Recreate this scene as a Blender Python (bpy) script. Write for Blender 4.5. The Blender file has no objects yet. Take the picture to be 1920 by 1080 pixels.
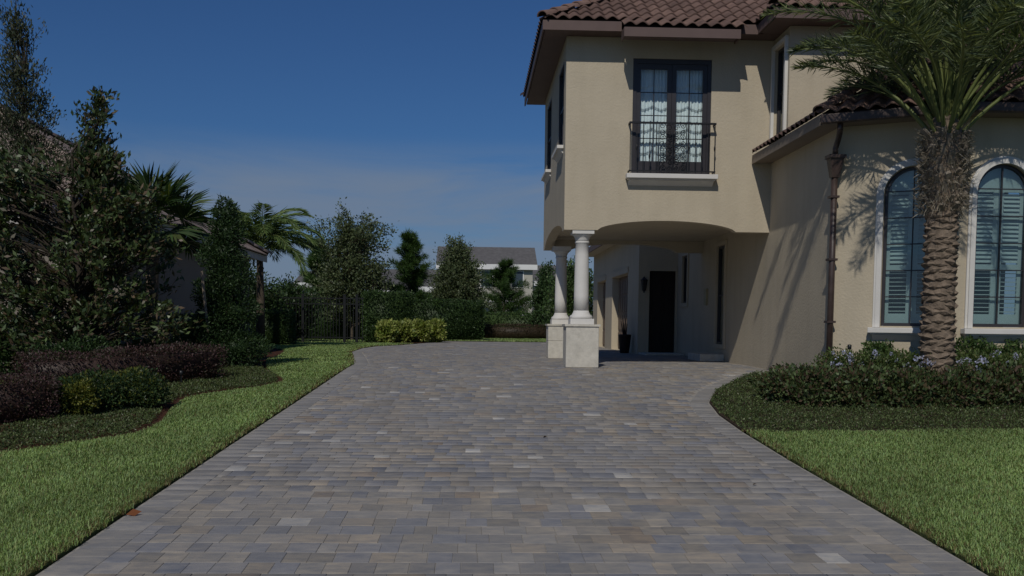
import bpy, bmesh, math, random
import numpy as np
from mathutils import Matrix, Vector
random.seed(7); rng = np.random.default_rng(7)
R = math.radians
sc = bpy.context.scene
COL = sc.collection

# ---------------------------------------------------------------- camera
F, CX, CY = 1870.0, 960.0, 720.0                   # photo pixels (1920 wide; 4:3 frame cropped at the bottom)
PSI, TH, RO = .0405, .0605, .011
EYE = Vector((0, 0, .833))
fw = Vector((math.sin(PSI)*math.cos(TH), math.cos(PSI)*math.cos(TH), -math.sin(TH)))
r0 = Vector((math.cos(PSI), -math.sin(PSI), 0)); u0 = r0.cross(fw)
rt = math.cos(RO)*r0 + math.sin(RO)*u0; up = -math.sin(RO)*r0 + math.cos(RO)*u0
cd = bpy.data.cameras.new('camera'); cam = bpy.data.objects.new('camera', cd); COL.objects.link(cam)
m = Matrix.Identity(4)
for i in range(3):
    m[i][0] = rt[i]; m[i][1] = up[i]; m[i][2] = -fw[i]; m[i][3] = EYE[i]
cam.matrix_world = m
cd.sensor_fit = 'HORIZONTAL'; cd.sensor_width = 36; cd.lens = 36*F/1920
cd.shift_y = (CY-540)/1920; cd.clip_end = 6000; cd.clip_start = .05
sc.camera = cam

# ---------------------------------------------------------------- sun, sky, exposure
SUN_AZ, SUN_EL = R(16), R(43)                      # sun behind the camera, a little to the left
world = bpy.data.worlds.new('World'); sc.world = world; world.use_nodes = True
nt = world.node_tree; nt.nodes.clear(); N = nt.nodes.new; L = nt.links.new
out = N('ShaderNodeOutputWorld'); bg = N('ShaderNodeBackground'); sky = N('ShaderNodeTexSky')
sky.sky_type = 'NISHITA'; sky.sun_disc = False; sky.sun_elevation = SUN_EL; sky.sun_rotation = math.pi+SUN_AZ
sky.altitude = 0; sky.air_density = 1.0; sky.dust_density = .35; sky.ozone_density = 3.0
bg.inputs['Strength'].default_value = .075
tc = N('ShaderNodeTexCoord'); sep = N('ShaderNodeSeparateXYZ'); L(tc.outputs['Generated'], sep.inputs[0])
# thin cirrus: noise on a high flat layer, only low in the sky
mp = N('ShaderNodeMapping'); mp.inputs['Scale'].default_value = (1.3, 1.3, 7.5); L(tc.outputs['Generated'], mp.inputs[0])
nz = N('ShaderNodeTexNoise'); nz.inputs['Scale'].default_value = 2.9; nz.inputs['Detail'].default_value = 7; nz.inputs['Roughness'].default_value = .58
nz.inputs['Distortion'].default_value = .5
L(mp.outputs[0], nz.inputs['Vector'])
cr = N('ShaderNodeMapRange'); cr.interpolation_type = 'SMOOTHSTEP'
cr.inputs[1].default_value = .2; cr.inputs[2].default_value = .6; L(nz.outputs['Fac'], cr.inputs[0])
el = N('ShaderNodeMapRange'); el.interpolation_type = 'SMOOTHSTEP'
el.inputs[1].default_value = .185; el.inputs[2].default_value = .13; el.inputs[3].default_value = 0; el.inputs[4].default_value = 1
L(sep.outputs['Z'], el.inputs[0])
mu = N('ShaderNodeMath'); mu.operation = 'MULTIPLY'; L(cr.outputs[0], mu.inputs[0]); L(el.outputs[0], mu.inputs[1])
mu2 = N('ShaderNodeMath'); mu2.operation = 'MULTIPLY'; L(mu.outputs[0], mu2.inputs[0]); mu2.inputs[1].default_value = .85
tint = N('ShaderNodeMix'); tint.data_type = 'RGBA'; tint.blend_type = 'MULTIPLY'; tint.inputs[0].default_value = 1
tint.inputs[7].default_value = (.42, .72, 1.13, 1); L(sky.outputs[0], tint.inputs[6])
mx = N('ShaderNodeMix'); mx.data_type = 'RGBA'; L(mu2.outputs[0], mx.inputs[0]); L(tint.outputs[2], mx.inputs[6])
mx.inputs[7].default_value = (3.9, 5.1, 7.1, 1)
L(mx.outputs[2], bg.inputs['Color']); L(bg.outputs[0], out.inputs[0])
sd = bpy.data.lights.new('sun', 'SUN'); sun = bpy.data.objects.new('sun', sd); COL.objects.link(sun)
sd.energy = 4.2; sd.angle = R(.55); sd.color = (1, .95, .87)
ldir = Vector((math.sin(SUN_AZ)*math.cos(SUN_EL), math.cos(SUN_AZ)*math.cos(SUN_EL), -math.sin(SUN_EL)))
sun.rotation_euler = ldir.to_track_quat('-Z', 'Y').to_euler(); sun.location = (-5, -10, 20)
vs = sc.view_settings; vs.view_transform = 'Standard'; vs.look = 'None'; vs.gamma = 1; vs.exposure = -.95
sc.render.resolution_x = 1024; sc.render.resolution_y = 576

# ---------------------------------------------------------------- pixel -> place
def gz(y):                                          # ground height: the drive climbs to the house pad
    s = .0465; y0 = 19.7
    if y > y0+1.5: return 0.0
    if y < y0-1.5: return -.917+s*y
    t = y-(y0-1.5); return -.917+s*(y0-1.5) + s*t - s*t*t/6.0
GZ1 = gz(21.19)
def ray(x, y): return fw + rt*((x-CX)/F) - up*((y-CY)/F)
def G(x, y):
    d = ray(x, y); lo, hi = .5, 250
    for _ in range(60):
        mid = (lo+hi)/2; p = EYE+d*mid
        if p.z < gz(p.y): hi = mid
        else: lo = mid
    return EYE+d*lo
def AY(x, y, Y): d = ray(x, y); return EYE+d*(Y/d.y)
def AX(x, y, X): d = ray(x, y); return EYE+d*(X/d.x)

# ---------------------------------------------------------------- materials
MATS = {}
def newmat(name):
    mt = bpy.data.materials.new(name); mt.use_nodes = True
    b = mt.node_tree.nodes['Principled BSDF']; MATS[name] = mt
    return mt, mt.node_tree, b
def solid(name, col, rough=.6, var=.12, scale=6.0, bump=0, bscale=60, spec=.3, metal=0, stain=0):
    mt, t, b = newmat(name); n = t.nodes.new; l = t.links.new
    b.inputs['Roughness'].default_value = rough; b.inputs['Specular IOR Level'].default_value = spec; b.inputs['Metallic'].default_value = metal
    co = n('ShaderNodeTexCoord'); geo = n('ShaderNodeNewGeometry')
    nz = n('ShaderNodeTexNoise'); nz.inputs['Scale'].default_value = scale; nz.inputs['Detail'].default_value = 6; nz.inputs['Roughness'].default_value = .6
    l(geo.outputs['Position'], nz.inputs['Vector'])
    rp = n('ShaderNodeValToRGB'); e = rp.color_ramp.elements
    e[0].position = .3; e[1].position = .72
    e[0].color = (*[c*(1-var) for c in col], 1); e[1].color = (*[min(1, c*(1+var)) for c in col], 1)
    l(nz.outputs['Fac'], rp.inputs[0]); src = rp.outputs[0]
    if stain:
        mp = n('ShaderNodeMapping'); mp.inputs['Scale'].default_value = (2.2, 2.2, .35); l(geo.outputs['Position'], mp.inputs[0])
        n2 = n('ShaderNodeTexNoise'); n2.inputs['Scale'].default_value = 1.6; n2.inputs['Detail'].default_value = 5; l(mp.outputs[0], n2.inputs['Vector'])
        mr = n('ShaderNodeMapRange'); mr.inputs[1].default_value = .45; mr.inputs[2].default_value = .8; mr.inputs[3].default_value = 0; mr.inputs[4].default_value = stain
        l(n2.outputs['Fac'], mr.inputs[0])
        mx = n('ShaderNodeMix'); mx.data_type = 'RGBA'; mx.blend_type = 'MULTIPLY'; l(mr.outputs[0], mx.inputs[0]); l(src, mx.inputs[6]); mx.inputs[7].default_value = (.62, .6, .56, 1)
        src = mx.outputs[2]
    l(src, b.inputs['Base Color'])
    if bump:
        nb = n('ShaderNodeTexNoise'); nb.inputs['Scale'].default_value = bscale; nb.inputs['Detail'].default_value = 4; l(geo.outputs['Position'], nb.inputs['Vector'])
        bp = n('ShaderNodeBump'); bp.inputs['Strength'].default_value = bump; bp.inputs['Distance'].default_value = .02
        l(nb.outputs['Fac'], bp.inputs['Height']); l(bp.outputs[0], b.inputs['Normal'])
    return mt
def leafmat(name, rough=.5, trans=.25, spec=.3):
    """colour per leaf comes from the Col attribute"""
    mt, t, b = newmat(name); n = t.nodes.new; l = t.links.new
    a = n('ShaderNodeAttribute'); a.attribute_name = 'Col'
    b.inputs['Roughness'].default_value = rough; b.inputs['Specular IOR Level'].default_value = spec
    l(a.outputs['Color'], b.inputs['Base Color'])
    tr = n('ShaderNodeBsdfTranslucent'); mc = n('ShaderNodeMix'); mc.data_type = 'RGBA'; mc.blend_type = 'MULTIPLY'; mc.inputs[0].default_value = 1
    l(a.outputs['Color'], mc.inputs[6]); mc.inputs[7].default_value = (1.3, 1.25, .5, 1); l(mc.outputs[2], tr.inputs['Color'])
    ms = n('ShaderNodeMixShader'); ms.inputs[0].default_value = trans
    o = t.nodes['Material Output']; l(b.outputs[0], ms.inputs[1]); l(tr.outputs[0], ms.inputs[2]); l(ms.outputs[0], o.inputs[0])
    return mt
def paver_mat(name, from_obj):
    mt, t, b = newmat(name); n = t.nodes.new; l = t.links.new
    geo = n('ShaderNodeNewGeometry')
    if from_obj: a = n('ShaderNodeObjectInfo'); c = a.outputs['Color']
    else: a = n('ShaderNodeAttribute'); a.attribute_name = 'Col'; c = a.outputs['Color']
    mp = n('ShaderNodeMapping'); mp.inputs['Scale'].default_value = (1, 2.2, 1); l(geo.outputs['Position'], mp.inputs[0])
    nz = n('ShaderNodeTexNoise'); nz.inputs['Scale'].default_value = 6; nz.inputs['Detail'].default_value = 8; nz.inputs['Roughness'].default_value = .7; l(mp.outputs[0], nz.inputs['Vector'])
    rp = n('ShaderNodeValToRGB'); e = rp.color_ramp.elements; e[0].position = .3; e[0].color = (.66, .70, .80, 1); e[1].position = .7; e[1].color = (1.34, 1.26, 1.14, 1)
    l(nz.outputs['Fac'], rp.inputs[0])
    mx = n('ShaderNodeMix'); mx.data_type = 'RGBA'; mx.blend_type = 'MULTIPLY'; mx.inputs[0].default_value = 1; l(c, mx.inputs[6]); l(rp.outputs[0], mx.inputs[7])
    n3 = n('ShaderNodeTexNoise'); n3.inputs['Scale'].default_value = .55; n3.inputs['Detail'].default_value = 4; l(geo.outputs['Position'], n3.inputs['Vector'])
    r3 = n('ShaderNodeMapRange'); r3.inputs[1].default_value = .35; r3.inputs[2].default_value = .7; r3.inputs[3].default_value = 0; r3.inputs[4].default_value = .5; l(n3.outputs['Fac'], r3.inputs[0])
    m3 = n('ShaderNodeMix'); m3.data_type = 'RGBA'; l(r3.outputs[0], m3.inputs[0]); l(mx.outputs[2], m3.inputs[6]); m3.inputs[7].default_value = (.27, .258, .242, 1)
    mp4 = n('ShaderNodeMapping'); mp4.inputs['Scale'].default_value = (1.5, .22, 1); l(geo.outputs['Position'], mp4.inputs[0])
    n4 = n('ShaderNodeTexNoise'); n4.inputs['Scale'].default_value = 1.1; n4.inputs['Detail'].default_value = 6; n4.inputs['Roughness'].default_value = .6; l(mp4.outputs[0], n4.inputs['Vector'])
    r4 = n('ShaderNodeMapRange'); r4.inputs[1].default_value = .48; r4.inputs[2].default_value = .75; r4.inputs[3].default_value = 0; r4.inputs[4].default_value = .45; l(n4.outputs['Fac'], r4.inputs[0])
    m4 = n('ShaderNodeMix'); m4.data_type = 'RGBA'; m4.blend_type = 'MULTIPLY'; l(r4.outputs[0], m4.inputs[0]); l(m3.outputs[2], m4.inputs[6]); m4.inputs[7].default_value = (.66, .66, .68, 1)
    l(m4.outputs[2], b.inputs['Base Color'])
    b.inputs['Roughness'].default_value = .72; b.inputs['Specular IOR Level'].default_value = .3
    n2 = n('ShaderNodeTexNoise'); n2.inputs['Scale'].default_value = 140; n2.inputs['Detail'].default_value = 3; l(geo.outputs['Position'], n2.inputs['Vector'])
    bp = n('ShaderNodeBump'); bp.inputs['Strength'].default_value = .35; bp.inputs['Distance'].default_value = .006; l(n2.outputs['Fac'], bp.inputs['Height']); l(bp.outputs[0], b.inputs['Normal'])
    return mt
def tile_mat(name, cols, scale=3.3):
    mt, t, b = newmat(name); n = t.nodes.new; l = t.links.new
    geo = n('ShaderNodeNewGeometry'); oi = n('ShaderNodeObjectInfo')
    nz = n('ShaderNodeTexNoise'); nz.inputs['Scale'].default_value = scale; nz.inputs['Detail'].default_value = 7; nz.inputs['Roughness'].default_value = .65; l(geo.outputs['Position'], nz.inputs['Vector'])
    ad = n('ShaderNodeMath'); ad.operation = 'MULTIPLY_ADD'; l(oi.outputs['Random'], ad.inputs[0]); ad.inputs[1].default_value = .3; l(nz.outputs['Fac'], ad.inputs[2])
    rp = n('ShaderNodeValToRGB'); rp.color_ramp.elements[0].position = .42; rp.color_ramp.elements[1].position = .88
    rp.color_ramp.elements[0].color = (*cols[0], 1); rp.color_ramp.elements[1].color = (*cols[1], 1)
    l(ad.outputs[0], rp.inputs[0]); l(rp.outputs[0], b.inputs['Base Color'])
    b.inputs['Roughness'].default_value = .8; b.inputs['Specular IOR Level'].default_value = .25
    n2 = n('ShaderNodeTexNoise'); n2.inputs['Scale'].default_value = 50; l(geo.outputs['Position'], n2.inputs['Vector'])
    bp = n('ShaderNodeBump'); bp.inputs['Strength'].default_value = .3; bp.inputs['Distance'].default_value = .01; l(n2.outputs['Fac'], bp.inputs['Height']); l(bp.outputs[0], b.inputs['Normal'])
    return mt
def glass_mat(name, refl=.14, tintc=(.8, .9, .92)):
    mt, t, b = newmat(name); n = t.nodes.new; l = t.links.new
    tr = n('ShaderNodeBsdfTransparent'); tr.inputs[0].default_value = (*tintc, 1)
    gl = n('ShaderNodeBsdfGlossy'); gl.inputs['Roughness'].default_value = .02
    lw = n('ShaderNodeLayerWeight'); lw.inputs[0].default_value = .5
    pw = n('ShaderNodeMath'); pw.operation = 'POWER'; l(lw.outputs['Facing'], pw.inputs[0]); pw.inputs[1].default_value = 4
    ad = n('ShaderNodeMath'); ad.operation = 'MULTIPLY_ADD'; l(pw.outputs[0], ad.inputs[0]); ad.inputs[1].default_value = .5; ad.inputs[2].default_value = refl; ad.use_clamp = True
    ms = n('ShaderNodeMixShader'); l(ad.outputs[0], ms.inputs[0]); l(tr.outputs[0], ms.inputs[1]); l(gl.outputs[0], ms.inputs[2])
    l(ms.outputs[0], t.nodes['Material Output'].inputs[0]); return mt
stucco = solid('stucco', (.50, .435, .325), .9, .05, 1.4, .35, 28, .15, stain=.22)
trim = solid('trim_white', (.66, .64, .60), .7, .05, 3, .1, 40, .25, stain=.1)
limestone = solid('limestone', (.56, .53, .46), .85, .14, 9, .35, 45, .2, stain=.15)
fascia_m = solid('fascia_paint', (.125, .085, .075), .6, .08, 4)
copper = solid('copper_brown', (.055, .036, .03), .45, .3, 8, .1, 20, .5)
bronze = solid('dark_bronze', (.035, .032, .036), .4, .1, 6, spec=.45)
iron = solid('wrought_iron', (.012, .012, .014), .45, .1, 10, spec=.4)
curtain_m = solid('curtain_cloth', (.80, .82, .80), .9, .04, 5)
shutter_m = solid('shutter_paint', (.58, .62, .60), .5, .03, 5)
darkroom = solid('dark_room', (.02, .02, .022), .9, .1, 4)  # near-black colour stands in for the shade of unlit rooms behind glass
doorwood = solid('dark_door', (.018, .012, .01), .5, .25, 7)
garage_m = solid('garage_door_paint', (.16, .115, .085), .6, .12, 9, .1, 30)
tile_m = tile_mat('clay_tile', ((.095, .06, .05), (.205, .13, .105)))
flat_tile = tile_mat('flat_tile', ((.20, .15, .125), (.36, .285, .24)))
deck_m = solid('roof_underlay', (.045, .03, .025), .9)
glass = glass_mat('window_glass', .04, (.93, .97, .98))
glass_dark = glass_mat('arched_window_glass', .09, (.79, .86, .86))
sand = solid('joint_sand', (.32, .30, .265), .95, .2, 20)
pav_o = paver_mat('paver_piece', True); pav_a = paver_mat('paver_field', False)
mulch_m = solid('mulch', (.07, .032, .02), .95, .5, 30, .8, 50, .1)
soil_m = solid('soil', (.05, .035, .025), .95, .35, 18, .6, 40, .1)
lawn_m = solid('lawn_ground', (.10, .115, .04), .95, .3, 3, .5, 60, .1)
dark_bark = solid('dark_bark', (.055, .045, .035), .9, .3, 14, .6, 40, .1)
bark_m = solid('bark', (.10, .08, .06), .9, .3, 14, .6, 40, .1)
palm_bark = solid('palm_bark', (.20, .155, .115), .9, .45, 11, .7, 50, .1)
fibre_m = solid('palm_fibre', (.25, .21, .165), .9, .35, 9, .3, 60, .1)
leaf = leafmat('leaf', .5, .25); palm_leaf = leafmat('palm_leaf', .42, .32, .45); glossy_leaf = leafmat('glossy_leaf', .42, .18, .5); blade = leafmat('grass_blade', .55, .35, .3)
petal = leafmat('petal', .7, .3, .2)
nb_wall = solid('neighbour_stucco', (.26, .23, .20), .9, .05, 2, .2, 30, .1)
shingle = solid('grey_shingle', (.13, .125, .125), .9, .2, 3, .3, 30, .1)
far_wall = solid('far_siding', (.45, .43, .37), .8, .06, 2)
far_dark = solid('far_gable_siding', (.30, .30, .29), .8, .06, 2)
white_p = solid('white_paint', (.75, .75, .73), .6, .03, 3)
black_p = solid('black_paint', (.012, .013, .014), .4, .1, 6, spec=.4)
wood_stake = solid('grey_wood', (.26, .21, .16), .9, .3, 15)

# ---------------------------------------------------------------- mesh helpers
W = {}                                              # world position of each parent
def props(o, label=None, cat=None, group=None, kind=None):
    if label: o['label'] = label
    if cat: o['category'] = cat
    if group: o['group'] = group
    if kind: o['kind'] = kind
    return o
def empty(name, loc, label, cat, group=None):
    o = bpy.data.objects.new(name, None); COL.objects.link(o); o.location = loc; o.empty_display_size = .2
    W[o] = Vector(loc); return props(o, label, cat, group)
def link(name, me, parent=None, origin=None):
    """me holds world coordinates; origin only moves the pivot"""
    o = bpy.data.objects.new(name, me); COL.objects.link(o)
    if parent is not None:
        o.parent = parent; org = W[parent]
    else: org = Vector(origin) if origin is not None else Vector((0, 0, 0))
    W[o] = org
    if org.length > 0: me.transform(Matrix.Translation(-org))
    if parent is None: o.location = org
    return o
def inst(name, me, M, parent):
    o = bpy.data.objects.new(name, me); COL.objects.link(o); o.parent = parent
    o.matrix_local = Matrix.Translation(-W[parent]) @ M; W[o] = W[parent]
    return o
class MB:
    def __init__(s): s.v = []; s.f = []
    def add(s, vs, fs):
        b = len(s.v); s.v += [tuple(x) for x in vs]; s.f += [tuple(b+i for i in f) for f in fs]; return s
    def hexa(s, p):                                 # 8 corners, bottom ring then top ring
        return s.add(p, [(3, 2, 1, 0), (4, 5, 6, 7), (0, 1, 5, 4), (1, 2, 6, 5), (2, 3, 7, 6), (3, 0, 4, 7)])
    def box(s, x0, x1, y0, y1, z0, z1):
        return s.hexa([(x0, y0, z0), (x1, y0, z0), (x1, y1, z0), (x0, y1, z0), (x0, y0, z1), (x1, y0, z1), (x1, y1, z1), (x0, y1, z1)])
    def prism(s, poly, dz):                         # poly: 3D ring, dz: extrude vector
        n = len(poly); a = [Vector(p) for p in poly]; b = [p+Vector(dz) for p in a]
        return s.add(a+b, [tuple(range(n-1, -1, -1)), tuple(range(n, 2*n))]+[(i, (i+1) % n, n+(i+1) % n, n+i) for i in range(n)])
    def tube(s, pts, rad, n=8, cap=True):
        pts = [Vector(p) for p in pts]; k = len(pts)
        if not hasattr(rad, '__len__'): rad = [rad]*k
        vs = []; ref = None
        for i, p in enumerate(pts):
            t = (pts[min(i+1, k-1)]-pts[max(i-1, 0)]).normalized()
            if ref is None: ref = t.orthogonal().normalized()
            ref = (ref-t*ref.dot(t)); ref = ref.normalized() if ref.length > 1e-6 else t.orthogonal().normalized()
            b = t.cross(ref)
            for j in range(n):
                a = 2*math.pi*j/n; vs.append(p+(ref*math.cos(a)+b*math.sin(a))*rad[i])
        fs = [(i*n+j, i*n+(j+1) % n, (i+1)*n+(j+1) % n, (i+1)*n+j) for i in range(k-1) for j in range(n)]
        if cap: fs += [tuple(range(n-1, -1, -1)), tuple((k-1)*n+j for j in range(n))]
        return s.add(vs, fs)
    def lathe(s, c, prof, n=20):
        return s.tube_z(c, prof, n)
    def tube_z(s, c, prof, n=20):
        vs = [(c[0]+r*math.cos(2*math.pi*j/n), c[1]+r*math.sin(2*math.pi*j/n), c[2]+z) for z, r in prof for j in range(n)]; k = len(prof)
        fs = [(i*n+j, i*n+(j+1) % n, (i+1)*n+(j+1) % n, (i+1)*n+j) for i in range(k-1) for j in range(n)]
        fs += [tuple(range(n-1, -1, -1)), tuple((k-1)*n+j for j in range(n))]
        return s.add(vs, fs)
    def mesh(s, name, mat, smooth=False):
        me = bpy.data.meshes.new(name); me.from_pydata(s.v, [], s.f); me.materials.append(mat)
        if smooth: me.polygons.foreach_set('use_smooth', [True]*len(me.polygons))
        me.update(); return me
    def build(s, name, mat, parent=None, smooth=False, origin=None, bevel=0):
        o = link(name, s.mesh(name, mat, smooth), parent, origin)
        if bevel:
            md = o.modifiers.new('bevel', 'BEVEL'); md.width = bevel; md.segments = 2; md.limit_method = 'ANGLE'
        return o
def frame(o, u, n):                                 # wall frame: (along, depth into the wall, height) -> world
    o = Vector(o); u = Vector(u).normalized(); n = Vector(n).normalized()
    return lambda a, d, z: o+u*a-n*d+Vector((0, 0, z))
def wall_mb(mb, fr, a0, a1, bot, top, openings, t=.2, breaks=()):
    """strip wall with openings (a0,a1,lo,hi) whose lo/hi may be functions of a; bot/top too"""
    fn = lambda q: q if callable(q) else (lambda a: q)
    bot, top = fn(bot), fn(top); ops = [(p, q, fn(lo), fn(hi)) for p, q, lo, hi in openings]
    us = {round(a0, 4), round(a1, 4)} | {round(b, 4) for b in breaks}
    for p, q, lo, hi in ops:
        us |= {round(p, 4), round(q, 4)}
        if abs(hi(p)-hi((p+q)/2)) > 1e-4: us |= {round(p+(q-p)*(.5-.5*math.cos(math.pi*i/24)), 4) for i in range(25)}
    us = sorted(x for x in us if a0-1e-6 <= x <= a1+1e-6)
    Q = lambda *p: mb.add(p, [(0, 1, 2, 3)])
    for a, b in zip(us, us[1:]):
        mid = (a+b)/2; zs = [(bot(a), bot(b))]
        for p, q, lo, hi in sorted((o for o in ops if o[0] < mid < o[1]), key=lambda o: o[2](mid)):
            zs += [(lo(a), lo(b)), (hi(a), hi(b))]
        zs.append((top(a), top(b)))
        for k in range(0, len(zs), 2):
            (l0, l1), (h0, h1) = zs[k], zs[k+1]
            Q(fr(a, 0, l0), fr(b, 0, l1), fr(b, 0, h1), fr(a, 0, h0)); Q(fr(b, t, l1), fr(a, t, l0), fr(a, t, h0), fr(b, t, h1))
            Q(fr(a, t, l0), fr(b, t, l1), fr(b, 0, l1), fr(a, 0, l0)); Q(fr(a, 0, h0), fr(b, 0, h1), fr(b, t, h1), fr(a, t, h0))
    for p, q, lo, hi in ops:
        Q(fr(p, 0, lo(p)), fr(p, 0, hi(p)), fr(p, t, hi(p)), fr(p, t, lo(p))); Q(fr(q, 0, lo(q)), fr(q, t, lo(q)), fr(q, t, hi(q)), fr(q, 0, hi(q)))
    Q(fr(a0, 0, bot(a0)), fr(a0, 0, top(a0)), fr(a0, t, top(a0)), fr(a0, t, bot(a0))); Q(fr(a1, 0, bot(a1)), fr(a1, t, bot(a1)), fr(a1, t, top(a1)), fr(a1, 0, top(a1)))
    return mb
def fbox(mb, fr, a0, a1, d0, d1, z0, z1):
    return mb.hexa([fr(a0, d0, z0), fr(a1, d0, z0), fr(a1, d1, z0), fr(a0, d1, z0), fr(a0, d0, z1), fr(a1, d0, z1), fr(a1, d1, z1), fr(a0, d1, z1)])

def leaves_mesh(name, P, D, Ln, Wd, C, mat, fold=.18, core=None, up=None, mid=.5, bend=0.):
    """n leaves: kite shaped, folded along the midrib. core: (verts, faces, colour)"""
    n = len(P); D = D/np.maximum(np.linalg.norm(D, axis=1, keepdims=True), 1e-6)
    ref = rng.normal(size=(n, 3)) if up is None else up+rng.normal(size=(n, 3))*.5
    S = np.cross(D, ref); S /= np.maximum(np.linalg.norm(S, axis=1, keepdims=True), 1e-6)
    Nn = np.cross(S, D); Ln = np.broadcast_to(Ln, n)[:, None]; Wd = np.broadcast_to(Wd, n)[:, None]
    V = np.empty((n, 4, 3)); V[:, 0] = P; V[:, 2] = P+D*Ln-Nn*Ln*bend
    M = P+D*Ln*mid+Nn*(Wd*fold); V[:, 1] = M+S*Wd*.5; V[:, 3] = M-S*Wd*.5
    return raw_mesh(name, V.reshape(-1, 3), np.arange(n*4).reshape(n, 4), np.repeat(C, 4, axis=0), mat, core)
def raw_mesh(name, V, Fq, C, mat, core=None):
    k = Fq.shape[1]; faces = Fq.ravel(); tot = [k]*len(Fq)
    if core is not None:
        cv, cf, cc = core; b = len(V); V = np.vstack([V, cv]); faces = np.concatenate([faces, (np.array(cf)+b).ravel()]); tot += [len(cf[0])]*len(cf)
        C = np.vstack([C, np.tile(cc, (len(cv), 1))])
    me = bpy.data.meshes.new(name); me.vertices.add(len(V)); me.vertices.foreach_set('co', V.astype(np.float32).ravel())
    me.loops.add(len(faces)); me.loops.foreach_set('vertex_index', faces.astype(np.int32))
    me.polygons.add(len(tot)); st = np.concatenate([[0], np.cumsum(tot)[:-1]]).astype(np.int32)
    me.polygons.foreach_set('loop_start', st); me.update(calc_edges=True)
    ca = me.color_attributes.new('Col', 'FLOAT_COLOR', 'POINT')
    ca.data.foreach_set('color', np.hstack([C, np.ones((len(C), 1))]).astype(np.float32).ravel())
    me.materials.append(mat); return me
def palette(n, cols, var=.18):
    cols = np.array(cols); c = cols[rng.integers(0, len(cols), n)]
    return np.clip(c*(1+rng.normal(size=(n, 1))*var), .004, 1)

# ================================================================ GROUND
def xl(y): return np.interp(y, LY, LX)
def xr(y): return np.interp(y, RY, RX)
lp = [(-2.5, -6)]+[tuple(G(*q)[:2]) for q in [(70, 1080), (240, 965), (430, 838), (560, 752), (640, 698), (667, 682), (664, 668), (660, 660), (680, 653), (705, 649.5), (752, 647), (835, 640)]]
LX, LY = zip(*lp)
rp_ = [(3.1, -6)]+[tuple(G(*q)[:2]) for q in [(1850, 1080), (1640, 957), (1480, 865), (1390, 810), (1345, 778), (1327, 755), (1340, 735), (1370, 718), (1400, 706), (1430, 698)]]+[(5.86, 19.4), (5.86, 28.4), (5.9, 28.45), (4.75, 28.6), (4.74, 46), (4.6, 48)]
RX, RY = zip(*rp_)
YEND = 45.1
def sheet(name, xs, ys, dz, mat):
    V = [(x, y, gz(y)+dz) for y in ys for x in xs]; k = len(xs)
    Fc = [(j*k+i, j*k+i+1, (j+1)*k+i+1, (j+1)*k+i) for j in range(len(ys)-1) for i in range(k-1)]
    me = bpy.data.meshes.new(name); me.from_pydata(V, [], Fc); me.materials.append(mat); return me
ys = list(np.linspace(-40, 17, 12))+list(np.linspace(18, 22, 17))+[30, 45, 70, 120, 300, 900, 3000]
ground = link('ground', sheet('ground', [-3000, -600, -150, -40, -15, 0, 15, 40, 150, 600, 3000], ys, -.045, lawn_m)); props(ground, kind='structure')
def band(name, left, right, y0, y1, dz, mat, step=.25, thick=.05):
    """a slab of ground between two edge curves x=left(y), x=right(y)"""
    Y = np.arange(y0, y1+step*.5, step); mb = MB(); vs = []
    for y in Y: vs += [(left(y), y, gz(y)+dz), (right(y), y, gz(y)+dz), (left(y), y, gz(y)+dz-thick), (right(y), y, gz(y)+dz-thick)]
    fs = []
    for i in range(len(Y)-1):
        a, b = 4*i, 4*i+4; fs += [(a, a+1, b+1, b), (a+2, a, b, b+2), (a+1, a+3, b+3, b+1)]
    mb.add(vs, fs); return mb.build(name, mat)
drive = band('driveway', lambda y: float(xl(y))-.02, lambda y: float(xr(y))+.02, -6, YEND+.3, -.0045, sand)
props(drive, kind='structure')

# ---- pavers
PAL = np.array([(.19, .20, .228), (.21, .218, .245), (.228, .23, .245), (.28, .26, .232), (.31, .275, .23), (.262, .252, .238), (.265, .225, .185), (.245, .24, .24), (.29, .283, .275), (.30, .28, .255), (.255, .24, .218), (.46, .455, .44)])
PAL = (PAL*.95+PAL[:-1].mean(axis=0)*.05)*np.array([1.07, 1.05, .99])
PW = np.array([1.1, 1.3, 1.3, 1.5, 1.2, 1.6, .5, 1.3, .9, 1.2, 1.3, .22]); PW /= PW.sum()
pavers = []                                         # x0,x1,y0,y1,colour
y = -6.0; BW = .26
while y < YEND:
    h = random.choice([.155, .225, .225, .225]); 
    if y > 30: h *= 1.6
    ym = y+h/2; a = max(xl(y), xl(y+h))+BW; b = min(xr(y), xr(y+h))-(BW if ym < 19 else .02)
    x = a-random.random()*.12
    while x < b-.03:
        w = random.choice([.12, .155, .155, .155, .2, .225, .225])*(1.6 if y > 30 else 1)
        x0 = max(x, a); x1 = min(x+w, b)
        if b-x1 < .07: x1 = b
        if x1-x0 > .05: pavers.append((x0, x1, y, y+h, PAL[rng.choice(len(PAL), p=PW)]*random.uniform(.85, 1.15)))
        x = x1
    y += h
border = []
for side, fx in ((-1, xl), (1, xr)):
    y = -6.0
    while y < (YEND-.3 if side < 0 else 18.6):
        h = random.uniform(.19, .23)
        e0, e1 = float(fx(y)), float(fx(y+h))
        if abs(e1-e0) > .12: h = .1; e1 = float(fx(y+h))
        border.append((side, e0, e1, y, y+h, np.array((.285, .275, .255))*random.uniform(.82, 1.15)))
        y += h
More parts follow.
